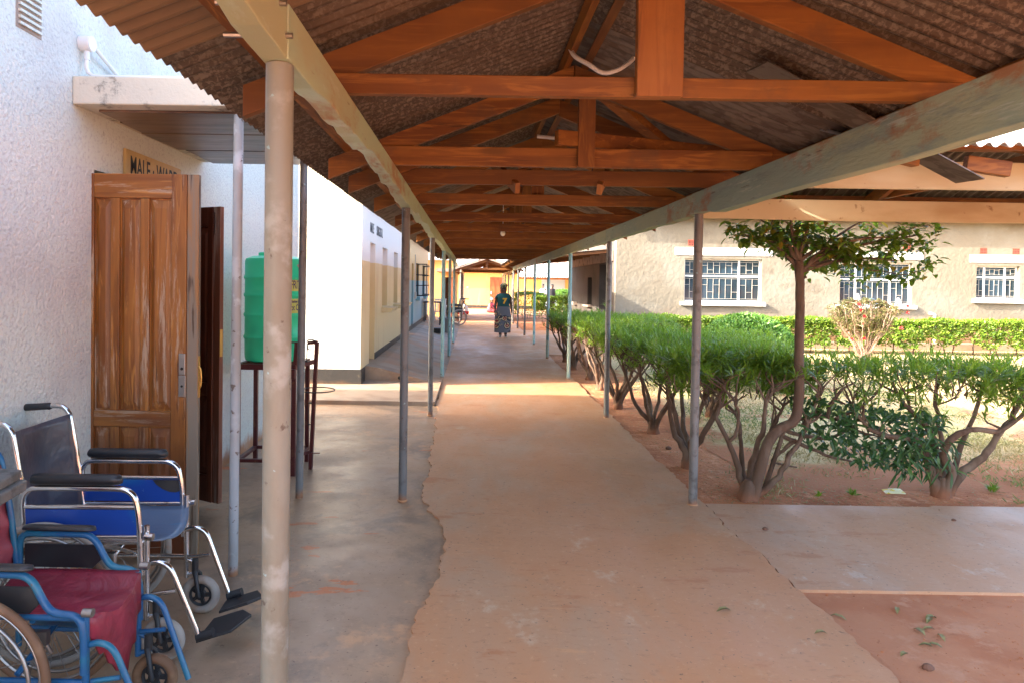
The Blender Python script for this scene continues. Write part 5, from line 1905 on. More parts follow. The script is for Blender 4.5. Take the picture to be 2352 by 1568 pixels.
# grass
gm = MB()
for k in range(110000):
    y = 5.6 + 14.1 * random.random() ** 1.25
    x = 2.4 + (random.random() ** .85) * (y * 1.02 - 1.3)
    if x > 20:
        continue
    d = mnoise.noise(Vector((x * .75, y * .75, 9))) + .5 * mnoise.noise(Vector((x * 2.6, y * 2.6, 4)))
    near = min(1.0, (x - 2.3) / 1.2) * min(1.0, (y - 5.5) / 1.3)
    if d + .55 * near - .33 < random.random() * .7 - .1:
        continue
    green = max(0, min(.86, .36 + .9 * mnoise.noise(Vector((x * .5, y * .5, 21))) + rnd(-.25, .25) - .03 * (x - 3)))
    if random.random() < .10:
        green = .95
    hgt = rnd(.018, .05) * (1.15 if green > .5 else .8)
    gm.leaf(Vector((x, y, lawn_z(x, y) - .004)), Vector((rnd(-.9, .9), rnd(-.9, .9), rnd(.3, 1.0))), Vector((rnd(-1, 1), rnd(-1, 1), .2)), hgt * 1.7, .010, rnd(0, .4), r=green)
gr = gm.build('grass', 'grass_mix', kind='stuff')
gr['label'] = 'patchy dry and green grass on the lawn'
# weeds: small plants one can count
for i, (px, py, Y, n_, L_, lab) in enumerate(((2280, 1118, 5.95, 30, .12, 'single green weed tuft right of the broad oleander on red soil'), (1880, 1128, 5.75, 16, .06, 'tiny weed in the soil between the two nearest oleanders'), (1960, 1118, 5.8, 22, .07, 'low weed clump in the soil in front of the citrus thicket'), (2290, 1100, 6.2, 0, .1, ''))):
    if not n_:
        continue
    p = at(px, py, Y)
    p.z = G0
    w_ = MB()
    for k in range(n_):
        w_.leaf(p + Vector((rnd(-.02, .02), rnd(-.02, .02), 0)), Vector((rnd(-.8, .8), rnd(-.8, .8), rnd(.3, 1.2))), Vector((0, 0, 1)), L_ * rnd(.6, 1.2), .016, .2, r=rnd(0, .8))
    tag(w_.build('weed', 'leaf_oleander', org=tuple(p)), lab, 'weed')
# straw litter on the soil
lt = MB()
for k in range(2600):
    y = 5.55 + rnd(0, 1) ** 1.5 * 5
    x = 2.0 + rnd(0, 1) * (1.0 + (y - 5.4) * .5) if random.random() < .5 else rnd(2.1, 5.2)
    a = rnd(0, 6.283)
    lt.leaf(Vector((x, y, -.036 + rnd(0, .010))), Vector((math.cos(a), math.sin(a), rnd(-.05, .1))), Vector((0, 0, 1)), rnd(.015, .06), rnd(.004, .010), rnd(0, .3), r=rnd(0, 1))
o = lt.build('leaf_litter', 'leaf_fallen', kind='stuff')
o['label'] = 'dry straw and leaf litter on the red soil bed'

# crumbs and small stones lying on the bare soil
gv = MB()
for k in range(2600):
    if k % 2:
        x, y = rnd(1.93, 4.2), rnd(2.4, 3.88)
    else:
        y = 5.55 + rnd(0, 1) ** 1.4 * 7
        x = rnd(1.95, 2.6 + max(0, 2.6 - (y - 5.5) * 1.5))
    r_ = rnd(.002, .006) * (1.8 if random.random() < .04 else 1)
    n0 = len(gv.v)
    zz = -.031 if k % 2 else -.038
    gv.v += [(x + r_ * rnd(.7, 1.3), y, zz + r_ * .4), (x, y + r_ * rnd(.7, 1.3), zz + r_ * .4), (x - r_ * rnd(.7, 1.3), y, zz + r_ * .4), (x, y - r_ * rnd(.7, 1.3), zz + r_ * .4), (x, y, zz + r_ * rnd(.8, 1.3)), (x, y, zz - r_ * .5)]
    for a_, b_ in ((0, 1), (1, 2), (2, 3), (3, 0)):
        gv.f += [(n0 + a_, n0 + b_, n0 + 4), (n0 + b_, n0 + a_, n0 + 5)]
o = gv.build('soil_crumbs', 'soil', kind='stuff')
o['label'] = 'loose crumbs and small stones on the bare red soil'

# ================================================================== wheelchairs
def arc(p, c, q, n=5):
    """rounded corner from p towards q around the corner c"""
    p, c, q = Vector(p), Vector(c), Vector(q)
    return [((1 - t) ** 2) * p + 2 * t * (1 - t) * c + t * t * q for t in [i / n for i in range(n + 1)]]


def path(pts, rad=.06, n=5):
    P = [Vector(p) for p in pts]
    out = [P[0]]
    for i in range(1, len(P) - 1):
        a, b, c = P[i - 1], P[i], P[i + 1]
        r1 = min(rad, (a - b).length * .48)
        r2 = min(rad, (c - b).length * .48)
        out += arc(b + (a - b).normalized() * r1, b, b + (c - b).normalized() * r2, n)
    out.append(P[-1])
    return out


def wheelchair(loc, rz, label, frame, uph_back, uph_seat, style, hw=.225, group=None, sc=1.0, tyre='tyre_grey', side_m='blue_vinyl'):
    """built in the chair's own frame: x forward, y across, z up, origin on the floor under the seat"""
    root = thing('wheelchair', (0, 0, 0), label, 'wheelchair', group)
    R1 = .0125
    desk = style == 'desk'
    fr = MB()
    za = .79 if not desk else .71
    for s in (-1, 1):
        y = s * hw
        # back cane with push handle
        fr.tube(path([(-.30, y, .22), (-.30, y, .50), (-.335, y, .80), (-.385, y, 1.08), (-.60, y, 1.075 - .01)], .07), R1, 12)
        # seat rail, lower rail, front upright
        fr.tube([(-.30, y, .545), (.225, y, .545)], R1, 10)
        fr.tube([(-.30, y, .30), (.225, y, .30)], R1, 10)
        fr.tube([(.225, y, .62 if not desk else .56), (.225, y, .19)], R1 * 1.05, 12)
        fr.tube([(.225, y, .20), (.275, y, .215), (.275, y, .27), (.225, y, .285)], R1 * .9, 8)
        # arm frame
        yo = s * (hw + .012)
        if desk:
            fr.tube(path([(-.305, yo, .55), (-.305, yo, za), (.02, yo, za), (.075, yo, .60), (.11, yo, .565), (.205, yo, .56), (.225, yo, .50), (.225, yo, .34)], .055), R1 * 1.15, 12)
        else:
            fr.tube(path([(-.315, yo, .56), (-.325, yo, za), (.165, yo, za), (.195, yo, .68), (.205, yo, .40)], .075), R1 * 1.05, 12)
            fr.tube([(-.315, yo, .705), (.195, yo, .705)], R1 * .8, 10)
            fr.tube([(-.312, yo, .565), (.20, yo, .572)], R1 * .8, 10)
        # leg rest hanger
        fr.tube(path([(.225, s * (hw - .005), .44), (.275, s * (hw - .005), .455), (.33, s * (hw - .005), .43), (.455, s * (hw - .02), .105)], .05), R1, 10)
        fr.tube([(.24, s * (hw - .01), .30), (.35, s * (hw - .015), .315)], R1 * .8, 8)
        fr.tube([(-.04, y * .98, .32), (.02, -y * .98, .53)], R1, 8)
    f = fr.build('frame', frame, root, smooth=True)
    for s in (-1, 1):
        y = s * hw
        yo = s * (hw + .012)
        g_ = MB()
        g_.tube([(-.47, y, 1.072), (-.48, y, 1.072), (-.49, y, 1.072), (-.60, y, 1.064), (-.612, y, 1.063)], [.014, .019, .0175, .018, .013], 12)
        g_.build('hand_grip', 'black_rubber', f, smooth=True)
        pd = MB()
        xa, xb = (-.29, .12) if not desk else (-.29, .03)
        hh = .026 if not desk else .012
        zc = za + .014 + hh
        pd.loft([((xa, yo, zc - .004), hh * .4, .008, ((0, 0, 1), (0, 1, 0))), ((xa + .012, yo, zc), hh * .85, .024, ((0, 0, 1), (0, 1, 0))), ((xa + .04, yo, zc), hh, .028, ((0, 0, 1), (0, 1, 0))), ((xb - .04, yo, zc), hh, .028, ((0, 0, 1), (0, 1, 0))), ((xb - .012, yo, zc), hh * .85, .024, ((0, 0, 1), (0, 1, 0))), ((xb, yo, zc - .004), hh * .4, .008, ((0, 0, 1), (0, 1, 0)))], 12)
        pd.build('armrest', 'black_vinyl', root, smooth=True)
        sp_ = MB()
        if desk:
            sp_.v = [(-.28, yo - .004, .565), (.02, yo - .004, .565), (.055, yo - .004, .60), (.035, yo - .004, za - .045), (-.28, yo - .004, za - .045)]
            k = len(sp_.v)
            sp_.v += [(a, b + .008, c) for a, b, c in sp_.v]
            sp_.f = [tuple(range(k)), tuple(range(2 * k - 1, k - 1, -1))] + [(i, (i + 1) % k, k + (i + 1) % k, k + i) for i in range(k)]
            sp_.build('side_panel', 'black_vinyl', root, fix=True)
        else:
            sp_.box(-.315, .195, yo - .004, yo + .004, .580, .694)
            pn = sp_.build('side_panel', side_m, root, bevel=.003)
            if s > 0 and frame == 'chrome':
                wp = MB()
                pl_ = [(.045, .6935), (.065, .668), (.10, .645), (.135, .632), (.165, .630), (.192, .640), (.193, .6935)]
                wp.v = [(a, yo - .0056, b) for a, b in pl_] + [(a, yo - .0040, b) for a, b in pl_]
                k7 = len(pl_)
                wp.f = [tuple(range(k7)), tuple(range(2 * k7 - 1, k7 - 1, -1))] + [(i, (i + 1) % k7, k7 + (i + 1) % k7, k7 + i) for i in range(k7)]
                wp.build('worn_patch', 'black_vinyl', pn, fix=True)
        # caster
        cf = MB()
        cx, cz, cr_ = .30, .10, .10
        cf.tube([(cx - .03, y, .285), (cx - .03, y, .215)], .017, 12)
        for t in (-.028, .028):
            cf.tube([(cx - .03, y + t * .3, .222), (cx - .015, y + t, .20), (cx, y + t, cz)], [.013, .011, .012], 8)
        cf.tube([(cx, y - .032, cz), (cx, y + .032, cz)], .008, 8)
        fk_ = cf.build('caster_fork', 'black_rubber', root, smooth=True)
        cw = MB()
        cw.ring((cx, y, cz), cr_ - .022, .022, 'y', 30, 10)
        cw.build('caster_tyre', tyre, fk_, smooth=True)
        ch_ = MB()
        ch_.tube([(cx, y - .012, cz), (cx, y + .012, cz)], .026, 14)
        ch_.ring((cx, y, cz), cr_ - .045, .009, 'y', 24, 6)
        for k in range(5):
            a = k * 1.2566
            ch_.bar((cx, y, cz), (cx + .056 * math.cos(a), y, cz + .056 * math.sin(a)), .014, .018)
        ch_.build('caster_hub', 'black_rubber', fk_, smooth=True)
        # rear wheel
        wy = s * (hw + .055)
        wc = (-.20, wy, .325)
        ty_ = MB()
        ty_.ring(wc, .309, .017, 'y', 56, 10)
        wh = ty_.build('rear_wheel', 'tyre_brown' if desk else 'tyre_grey', root, smooth=True)
        rm_ = MB()
        rm_.ring(wc, .290, .008, 'y', 56, 6)
        rm_.ring((wc[0], wy + s * .03, wc[2]), .265, .008, 'y', 48, 8)
        for k in range(6):
            a = k * 1.047
            rm_.bar((wc[0] + .265 * math.cos(a), wy + s * .03, wc[2] + .265 * math.sin(a)), (wc[0] + .288 * math.cos(a), wy, wc[2] + .288 * math.sin(a)), .006, .006)
        rm_.build('rim', 'steel_dull', wh, smooth=True)
        sk = MB()
        sk.tube([(wc[0], wy - .03, wc[2]), (wc[0], wy + .03, wc[2])], .022, 12)
        for k in range(20):
            a = k * .314
            b = a + (.5 if k % 2 else -.5)
            sk.bar((wc[0] + .02 * math.cos(b), wy + (.02 if k % 2 else -.02), wc[2] + .02 * math.sin(b)), (wc[0] + .288 * math.cos(a), wy, wc[2] + .288 * math.sin(a)), .003, .003)
        sk.build('spokes', 'steel_dull', wh)
        # brake and collars
        bk = MB()
        bk.box(.02, .09, yo - .012, yo + .012, .45, .50)
        bk.tube([(.07, yo, .47), (.10, yo, .42), (.06, yo, .40)], .009, 8)
        bk.build('brake', 'chrome' if not desk else 'steel_dull', root, smooth=True)
        bk = MB()
        bk.tube([(.225, yo + s * .006, .575), (.262, yo + s * .006, .575)], .016, 12)
        bk.build('collar', 'chrome' if not desk else 'steel_dull', root, smooth=True)
        if desk:
            continue
        # foot plate
        fp_ = MB()
        ya, yb = s * (hw - .02), s * (hw - .19)
        fp_.v = [(.44, ya, .085), (.60, ya, .135), (.66, (ya * .35 + yb * .65), .155), (.60, yb, .15), (.46, yb, .105)]
        k = len(fp_.v)
        fp_.v += [(a, b, c - .014) for a, b, c in fp_.v]
        fp_.f = [tuple(range(k)), tuple(range(2 * k - 1, k - 1, -1))] + [(i, (i + 1) % k, k + (i + 1) % k, k + i) for i in range(k)]
        ft = fp_.build('footplate', 'black_rubber', root, fix=True, bevel=.003)
        q = MB()
        q.tube([(.445, ya, .10), (.52, ya, .125)], .020, 12)
        q.build('footplate_clamp', 'black_rubber', ft, smooth=True)
    # upholstery
    bkp = MB()
    n, k = (40, 16) if desk else (14, 12)
    P_ = []
    for i in range(n + 1):
        t = i / n
        zz = .56 + t * (1.035 - .56)
        xb = -.305 - .075 * max(0, (zz - .5) / .56) ** 1.2
        rowp = []
        for j in range(k + 1):
            u = j / k * 2 - 1
            sag = -.055 * (1 - u * u) * (.6 + .4 * math.sin(t * 3)) + .006 * mnoise.noise(Vector((u * 3, t * 4, 2)))
            if desk:
                sag += .014 * math.sin(t * 26 + u * 3.2 + 2 * mnoise.noise(Vector((u * 2, t * 3, 5)))) * (1 - .4 * abs(u))
            rowp.append((xb + sag, u * hw, zz - .012 * (1 - u * u) * (t > .9)))
        P_.append(rowp)
    for i in range(n):
        for j in range(k):
            bkp.quad(P_[i][j], P_[i][j + 1], P_[i + 1][j + 1], P_[i + 1][j])
    ob = bkp.build('backrest', uph_back, root, smooth=True, fix=True)
    md = ob.modifiers.new('thickness', 'SOLIDIFY')
    md.thickness = .008
    st = MB()
    P_ = []
    front = .285 if desk else .235
    for i in range(n + 1):
        t = i / n
        x = -.30 + t * (front + .30)
        rowp = []
        for j in range(k + 1):
            u = j / k * 2 - 1
            bow = (.05 if not desk else .035) * (1 - u * u)
            sag = -.055 * (1 - u * u)
            zz = .562 + sag + .005 * mnoise.noise(Vector((u * 3, t * 5, 7)))
            xx = min(x, .235) + t * bow
            if desk:
                zz += .007 * math.sin(u * 9 + 3 * mnoise.noise(Vector((t * 3, u * 2, 1)))) * t
            if x > .235 and desk:
                zz -= (x - .235) * (1.5 + 3.6 * (1 - u * u) + 2.0 * mnoise.noise(Vector((u * 4, 0, 3))))
                xx += .012 * mnoise.noise(Vector((u * 5, t * 6, 9)))
            rowp.append((xx, u * hw, zz))
        P_.append(rowp)
    for i in range(n):
        for j in range(k):
            st.quad(P_[i][j], P_[i][j + 1], P_[i + 1][j + 1], P_[i + 1][j])
    ob = st.build('seat', uph_seat, root, smooth=True, fix=True)
    md = ob.modifiers.new('thickness', 'SOLIDIFY')
    md.thickness = .008
    root.location = loc
    root.rotation_euler = (0, 0, rz)
    root.scale = (sc, sc, sc)
    return root


wheelchair((-1.685, 3.285, -.013), R(1.0), 'chrome wheelchair with blue side panels and dark backrest before the wooden door', 'chrome', 'navy_vinyl', 'slate_vinyl', 'full', hw=.225)
w2 = wheelchair((-1.575, 2.605, -.013), R(-1.0), 'blue tubed wheelchair with faded maroon seat in the left front corner', 'blue_tube', 'maroon_folds', 'maroon_vinyl', 'desk', hw=.195, tyre='tyre_brown', sc=.95)
# worn black patch on the far blue panel
# grey block cushion lying on the maroon chair
m = MB()
m.box(-.30, .02, -.12, .10, .0, .045)
m.box(-.29, .00, -.115, .095, .0455, .085)
cu = m.build('foam_block', 'cushion_grey', bevel=.008)
cu.location = (-1.74, 2.55, .885)
cu.rotation_euler = (R(3), R(4), R(4))
tag(cu, 'grey foam slabs laid over the back of the maroon wheelchair', 'cushion')
m = MB()
for i in range(8):
    for j in range(8):
        pass
far = wheelchair((-.80, 27.6, .02), R(200), 'far wheelchair parked by the entry wing on the left', 'black_steel', 'black_vinyl', 'black_vinyl', 'full', hw=.225, side_m='black_vinyl')

# ================================================================== green tank on its stand
TX, TY = -1.83, 6.33
tank = thing('water_tank', (TX, TY, .985), 'green ribbed plastic water tank behind the nearest left post', 'water tank')
prof = [(.0, .0), (.235, .0), (.258, .012), (.266, .05)]
for zc in (.22, .42, .60, .76):
    prof += [(.268, zc - .022), (.276, zc - .010), (.278, zc), (.276, zc + .010), (.268, zc + .022)]
prof += [(.268, .90), (.262, .93), (.20, .955), (.150, .958), (.150, .985), (.140, .99), (0, .992)]
m = MB()
m.loft([((TX, TY, .985 + z), max(r, .001), max(r, .001)) for r, z in prof], 48)
m.build('body', 'tank_green', tank, smooth=True)
# stickers wrap the side that faces the walkway
def wrap_patch(a0, a1, z0, z1, r, nm, mt):
    mm = MB()
    k = 10
    for i in range(k):
        a, b = R(a0 + (a1 - a0) * i / k), R(a0 + (a1 - a0) * (i + 1) / k)
        mm.quad((TX + r * math.cos(a), TY + r * math.sin(a), z0), (TX + r * math.cos(b), TY + r * math.sin(b), z0), (TX + r * math.cos(b), TY + r * math.sin(b), z1), (TX + r * math.cos(a), TY + r * math.sin(a), z1))
    return mm.build(nm, mt, tank)


s1 = wrap_patch(-62, -8, 1.625, 1.735, .2695, 'sticker', 'sticker_yellow')
s2_ = wrap_patch(-62, -8, 1.425, 1.555, .2695, 'sticker', 'sticker_yellow')


def wrap_text(body, size, a_mid, z, par, squeeze=1.0):
    o = text_mesh('lettering', body, size, 'ink_violet', None, (0, 0, 0), (0, 0, 0), squeeze=squeeze, bold=.001, extrude=.0006)
    xs = [v.co.x for v in o.data.vertices]
    mid = (min(xs) + max(xs)) / 2
    b = Vector(ORG[tank.name])
    for v in o.data.vertices:
        a = R(a_mid) + (v.co.x - mid) / .270
        r = .2703 + v.co.z
        zz = z + v.co.y
        v.co = Vector((TX + r * math.cos(a), TY + r * math.sin(a), zz)) - b
    o.parent = par
    return o


wrap_text('FRITA', .105, -27, 1.648, s1, .62)
wrap_text('Washing Facility', .034, -29, 1.520, s2_, .70)
wrap_text('oot Oper', .075, -29, 1.452, s2_, .62)
m = MB()
m.tube([(TX + .255, TY - .10, 1.06), (TX + .29, TY - .115, 1.06)], .022, 14)
m.build('tap', 'steel_dull', tank, smooth=True)
m = MB()
m.v = [(TX + .235, TY - .145, 1.86), (TX + .265, TY - .09, 1.885), (TX + .268, TY - .085, 1.80)]
m.f = [(0, 1, 2)]
m.build('label_scrap', 'cloth_beige', tank)

stand = thing('tank_stand', (TX, TY, 0), 'maroon angle iron hand washing stand under the green tank', 'stand')
lx0, lx1, ly0, ly1 = -2.07, -1.575, 6.05, 6.55
for i, (x, y) in enumerate(((lx0, ly0), (lx1, ly0), (lx0, ly1), (lx1, ly1))):
    m = MB()
    m.bar((x, y, -.026), (x, y, .93), .038, .038, up=(1, 0, 0))
    m.build('leg', 'maroon_steel', stand, bevel=.002)
for z, t in ((.955, .05), (.12, .03)):
    for a, b in (((lx0 - .02, ly0), (lx1 + .02, ly0)), ((lx0 - .02, ly1), (lx1 + .02, ly1)), ((lx0, ly0 + .02), (lx0, ly1 - .02)), ((lx1, ly0 + .02), (lx1, ly1 - .02))):
        m = MB()
        m.bar((*a, z), (*b, z), .036, t)
        m.build('rail', 'maroon_steel', stand, bevel=.002)
for k in range(4):
    m = MB()
    y = ly0 + .06 + k * .125
    m.box(lx0 + .02, lx1 - .02, y, y + .05, .94, .984)
    m.build('slat', 'maroon_steel', stand)
m = MB()
m.box(-1.68, -1.55, 5.98, 6.03, .86, .945)
m.build('bracket', 'maroon_steel', stand, bevel=.003)
m = MB()
m.bar((-1.565, 6.05, .98), (-1.555, 6.05, 1.17), .03, .03, up=(1, 0, 0))
m.bar((-1.60, 6.05, 1.175), (-1.535, 6.05, 1.175), .03, .01)
m.build('bracket', 'maroon_steel', stand)
m = MB()
m.bar((-1.475, 6.28, -.026), (-1.425, 6.28, 1.16), .045, .032, up=(1, 0, 0))
m.build('outer_leg', 'maroon_steel', stand, bevel=.002)
m = MB()
for a_, b_, h_ in (((-1.57, 6.20, .955), (-1.435, 6.28, .985), .04), ((-1.51, 6.28, 1.15), (-1.42, 6.28, 1.16), .03), ((-1.57, 6.20, .14), (-1.47, 6.28, .15), .03)):
    m = MB()
    m.bar(a_, b_, .025, h_)
    m.build('arm', 'maroon_steel', stand)
m = MB()
m.bar((-1.47, 6.22, .155), (-1.38, 6.24, .15), .05, .008)
m.build('pedal', 'maroon_steel', stand)
m = MB()
m.ring((-1.39, 6.16, .74), .155, .006, 'z', 36, 6)
m.bar((-1.545, 6.16, .74), (-1.50, 6.27, .74), .008, .008)
m.build('basin_ring', 'black_steel', stand, smooth=True)
m = MB()
m.tube([(-1.51, 6.27, 1.165), (-1.50, 6.25, 1.18), (-1.46, 6.25, 1.182), (-1.43, 6.26, 1.17)], .006, 6)
m.tube([(-1.505, 6.25, 1.14), (-1.51, 6.24, 1.0), (-1.50, 6.23, .99), (-1.55, 6.22, .985)], .004, 6)
m.ring((-1.53, 6.22, .99), .05, .004, 'z', 18, 5)
m.tube([(-1.505, 6.25, 1.15), (-1.50, 6.25, 1.10), (-1.48, 6.25, 1.09), (-1.475, 6.25, 1.10)], .005, 6)
m.build('soap_hook', 'black_steel', stand, smooth=True)
m = MB()
m.bar((-1.50, 6.28, .60), (-1.465, 6.28, .60), .01, .008)
m.bar((-1.50, 6.28, .40), (-1.465, 6.28, .40), .01, .008)
m.bar((-1.50, 6.28, .40), (-1.50, 6.28, .60), .006, .006, up=(1, 0, 0))
m.bar((-1.61, 6.05, .55), (-1.58, 6.05, .55), .01, .008)
m.bar((-1.61, 6.05, .35), (-1.58, 6.05, .35), .01, .008)
m.bar((-1.61, 6.05, .35), (-1.61, 6.05, .55), .006, .006, up=(1, 0, 0))
m.build('pedal_rod', 'black_steel', stand)

# ================================================================== people
def skin_body(name, joints, edges, material, parent=None, root_i=0, sub=2):
    me = bpy.data.meshes.new(name)
    me.from_pydata([j[0] for j in joints], edges, [])
    me.materials.append(MATS[material])
    o = bpy.data.objects.new(name, me)
    col.objects.link(o)
    o.modifiers.new('skin', 'SKIN')
    sk = me.skin_vertices[0].data
    for i, j in enumerate(joints):
        r = j[1]
        sk[i].radius = r if isinstance(r, tuple) else (r, r)
        sk[i].use_root = (i == root_i)
    s = o.modifiers.new('sub', 'SUBSURF')
    s.levels = sub
    s.render_levels = sub
    if parent:
        o.parent = parent
    return o


def hand_chain(joints, edges, wrist_i, d, side):
    """palm and five fingers hanging from the wrist joint"""
    w = Vector(joints[wrist_i][0])
    palm = w + Vector(d) * .06
    joints.append((tuple(palm), (.030, .017)))
    pi = len(joints) - 1
    edges.append((wrist_i, pi))
    for k, (off, ln) in enumerate(((-.027, .055), (-.009, .065), (.009, .062), (.026, .048))):
        a = palm + Vector((0, off, 0)) + Vector(d) * .02
        b = a + Vector(d) * ln * .6 + Vector((side * .004, 0, 0))
        c = b + Vector(d) * ln * .5 + Vector((-side * .012, 0, 0))
        n0 = len(joints)
        joints += [(tuple(a), .0095), (tuple(b), .009), (tuple(c), .0075)]
        edges += [(pi, n0), (n0, n0 + 1), (n0 + 1, n0 + 2)]
    a = w + Vector(d) * .03 + Vector((0, -.034, 0))
    b = a + Vector(d) * .035 + Vector((0, -.012, 0))
    n0 = len(joints)
    joints += [(tuple(a), .011), (tuple(b), .009)]
    edges += [(wrist_i, n0), (n0, n0 + 1)]


# walking woman, facing the camera (front is -y)
WX, WY = at(1155, 770, 22.2).x, 22.2
wm = thing('person', (WX, WY, 0), 'person in teal shirt with a gold 7 and long patterned skirt walking in the walkway', 'person')
S = 1.0
J = [((0, 0, .92), (.15, .10)), ((0, .005, 1.08), (.125, .085)), ((0, 0, 1.25), (.15, .095)), ((0, .01, 1.36), (.12, .07)), ((0, .005, 1.43), .058), ((0, -.005, 1.50), (.080, .085)), ((0, -.008, 1.58), (.092, .102)), ((0, 0, 1.64), (.074, .085)), ((0, -.095, 1.535), .012)]
E = [(0, 1), (1, 2), (2, 3), (3, 4), (4, 5), (5, 6), (6, 7), (5, 8)]
for s in (-1, 1):
    n0 = len(J)
    fwd = -.05 if s < 0 else .04
    J += [((s * .165, .01, 1.345), .055), ((s * .215, .02 + fwd * .2, 1.08), .040), ((s * .235, -.01 + fwd, .85), .027)]
    E += [(3, n0), (n0, n0 + 1), (n0 + 1, n0 + 2)]
    hand_chain(J, E, n0 + 2, (s * .05, -.15, -.98), s)
    n0 = len(J)
    st = -.14 if s < 0 else .10
    J += [((s * .085, 0, .84), .085), ((s * .085, st * .45 - .02, .48), .062), ((s * .08, st, .10), .044), ((s * .08, st - .02, .045), .042), ((s * .085, st - .12, .035), (.042, .025)), ((s * .085, st - .17, .030), (.036, .018))]
    E += [(0, n0), (n0, n0 + 1), (n0 + 1, n0 + 2), (n0 + 2, n0 + 3), (n0 + 3, n0 + 4), (n0 + 4, n0 + 5)]
skin_body('body', J, E, 'skin_dark', wm)


def local(mb, nm, mt, par, smooth=True, **kw):
    b = Vector(ORG[par.name])
    mb.v = [tuple(Vector(v) + b) for v in mb.v]
    return mb.build(nm, mt, par, smooth=smooth, **kw)


m = MB()
rg = []
for z, rx, ry, y in ((.90, .185, .135, 0), (.97, .180, .130, 0), (1.10, .172, .118, 0), (1.22, .188, .122, -.003), (1.30, .205, .112, 0), (1.37, .185, .090, .005), (1.405, .11, .075, .005), (1.415, .075, .065, .005)):
    rg.append(((rnd(-.004, .004), y, z), rx, ry))
m.loft(rg, 24)
for s in (-1, 1):
    m.loft([((s * .13, .01, 1.33), .070, .075, ((0, 0, 1), (0, 1, 0))), ((s * .20, .01, 1.31), .068, .070, ((-.3 * s, 0, .95), (0, 1, 0))), ((s * .248, .015, 1.25), .070, .066, ((-.5 * s, 0, .85), (0, 1, 0)))], 14)
sh = local(m, 'shirt', 'shirt_teal', wm)
t7 = text_mesh('number', '7', .235, 'gold_print', sh, (0, 0, 0), (R(90), 0, 0), bold=.012, squeeze=.95)
for v in t7.data.vertices:
    v.co.x += -.045
t7.location = (0.02, -.128, 1.085)
m = MB()
rg = []
K = 12
for i in range(K + 1):
    t = i / K
    z = .985 - t * (.985 - .145)
    rx = .172 + .06 * math.sin(min(1, t * 2.2) * 1.57) - .008 * t
    rg.append(((-.012 * t, -.012 * t, z), rx, .135 + .05 * t))
m.loft(rg, 36)
for i, v in enumerate(m.v):
    t = (.985 - v[2]) / .84
    a = math.atan2(v[1], v[0])
    w_ = 1 + .035 * t * math.sin(a * 6 + 3 * t) + .02 * t * math.sin(a * 11)
    m.v[i] = (v[0] * w_, v[1] * w_, v[2])
local(m, 'skirt', 'wrap_skirt', wm)
m = MB()
m.loft([((0, .005, 1.585), .094, .104), ((0, .008, 1.63), .102, .114), ((0, .015, 1.685), .096, .106), ((.01, .02, 1.73), .070, .082), ((.015, .02, 1.75), .02, .03)], 20)
m.loft([((.075, .02, 1.64), .02, .03), ((.105, .02, 1.665), .028, .034), ((.11, .02, 1.70), .018, .022)], 10)
for s in (-1, 1):
    m.loft([((s * .080, .02, 1.60), .014, .05), ((s * .086, .02, 1.52), .012, .045), ((s * .075, .025, 1.45), .010, .03)], 10)
local(m, 'headwrap', 'headwrap', wm)
for s in (-1, 1):
    st = -.14 if s < 0 else .10
    m = MB()
    m.loft([((s * .085, st - .08, .004), .046, .125), ((s * .085, st - .08, .014), .048, .128), ((s * .085, st - .08, .022), .046, .125)], 18)
    m.loft([((s * .085, st - .125, .055), .046, .03, ((1, 0, 0), (0, 1, 0))), ((s * .085, st - .125, .062), .038, .028)], 14)
    local(m, 'sandal', 'plastic_white', wm)

wm.scale = (1.16, 1.12, 1.0)


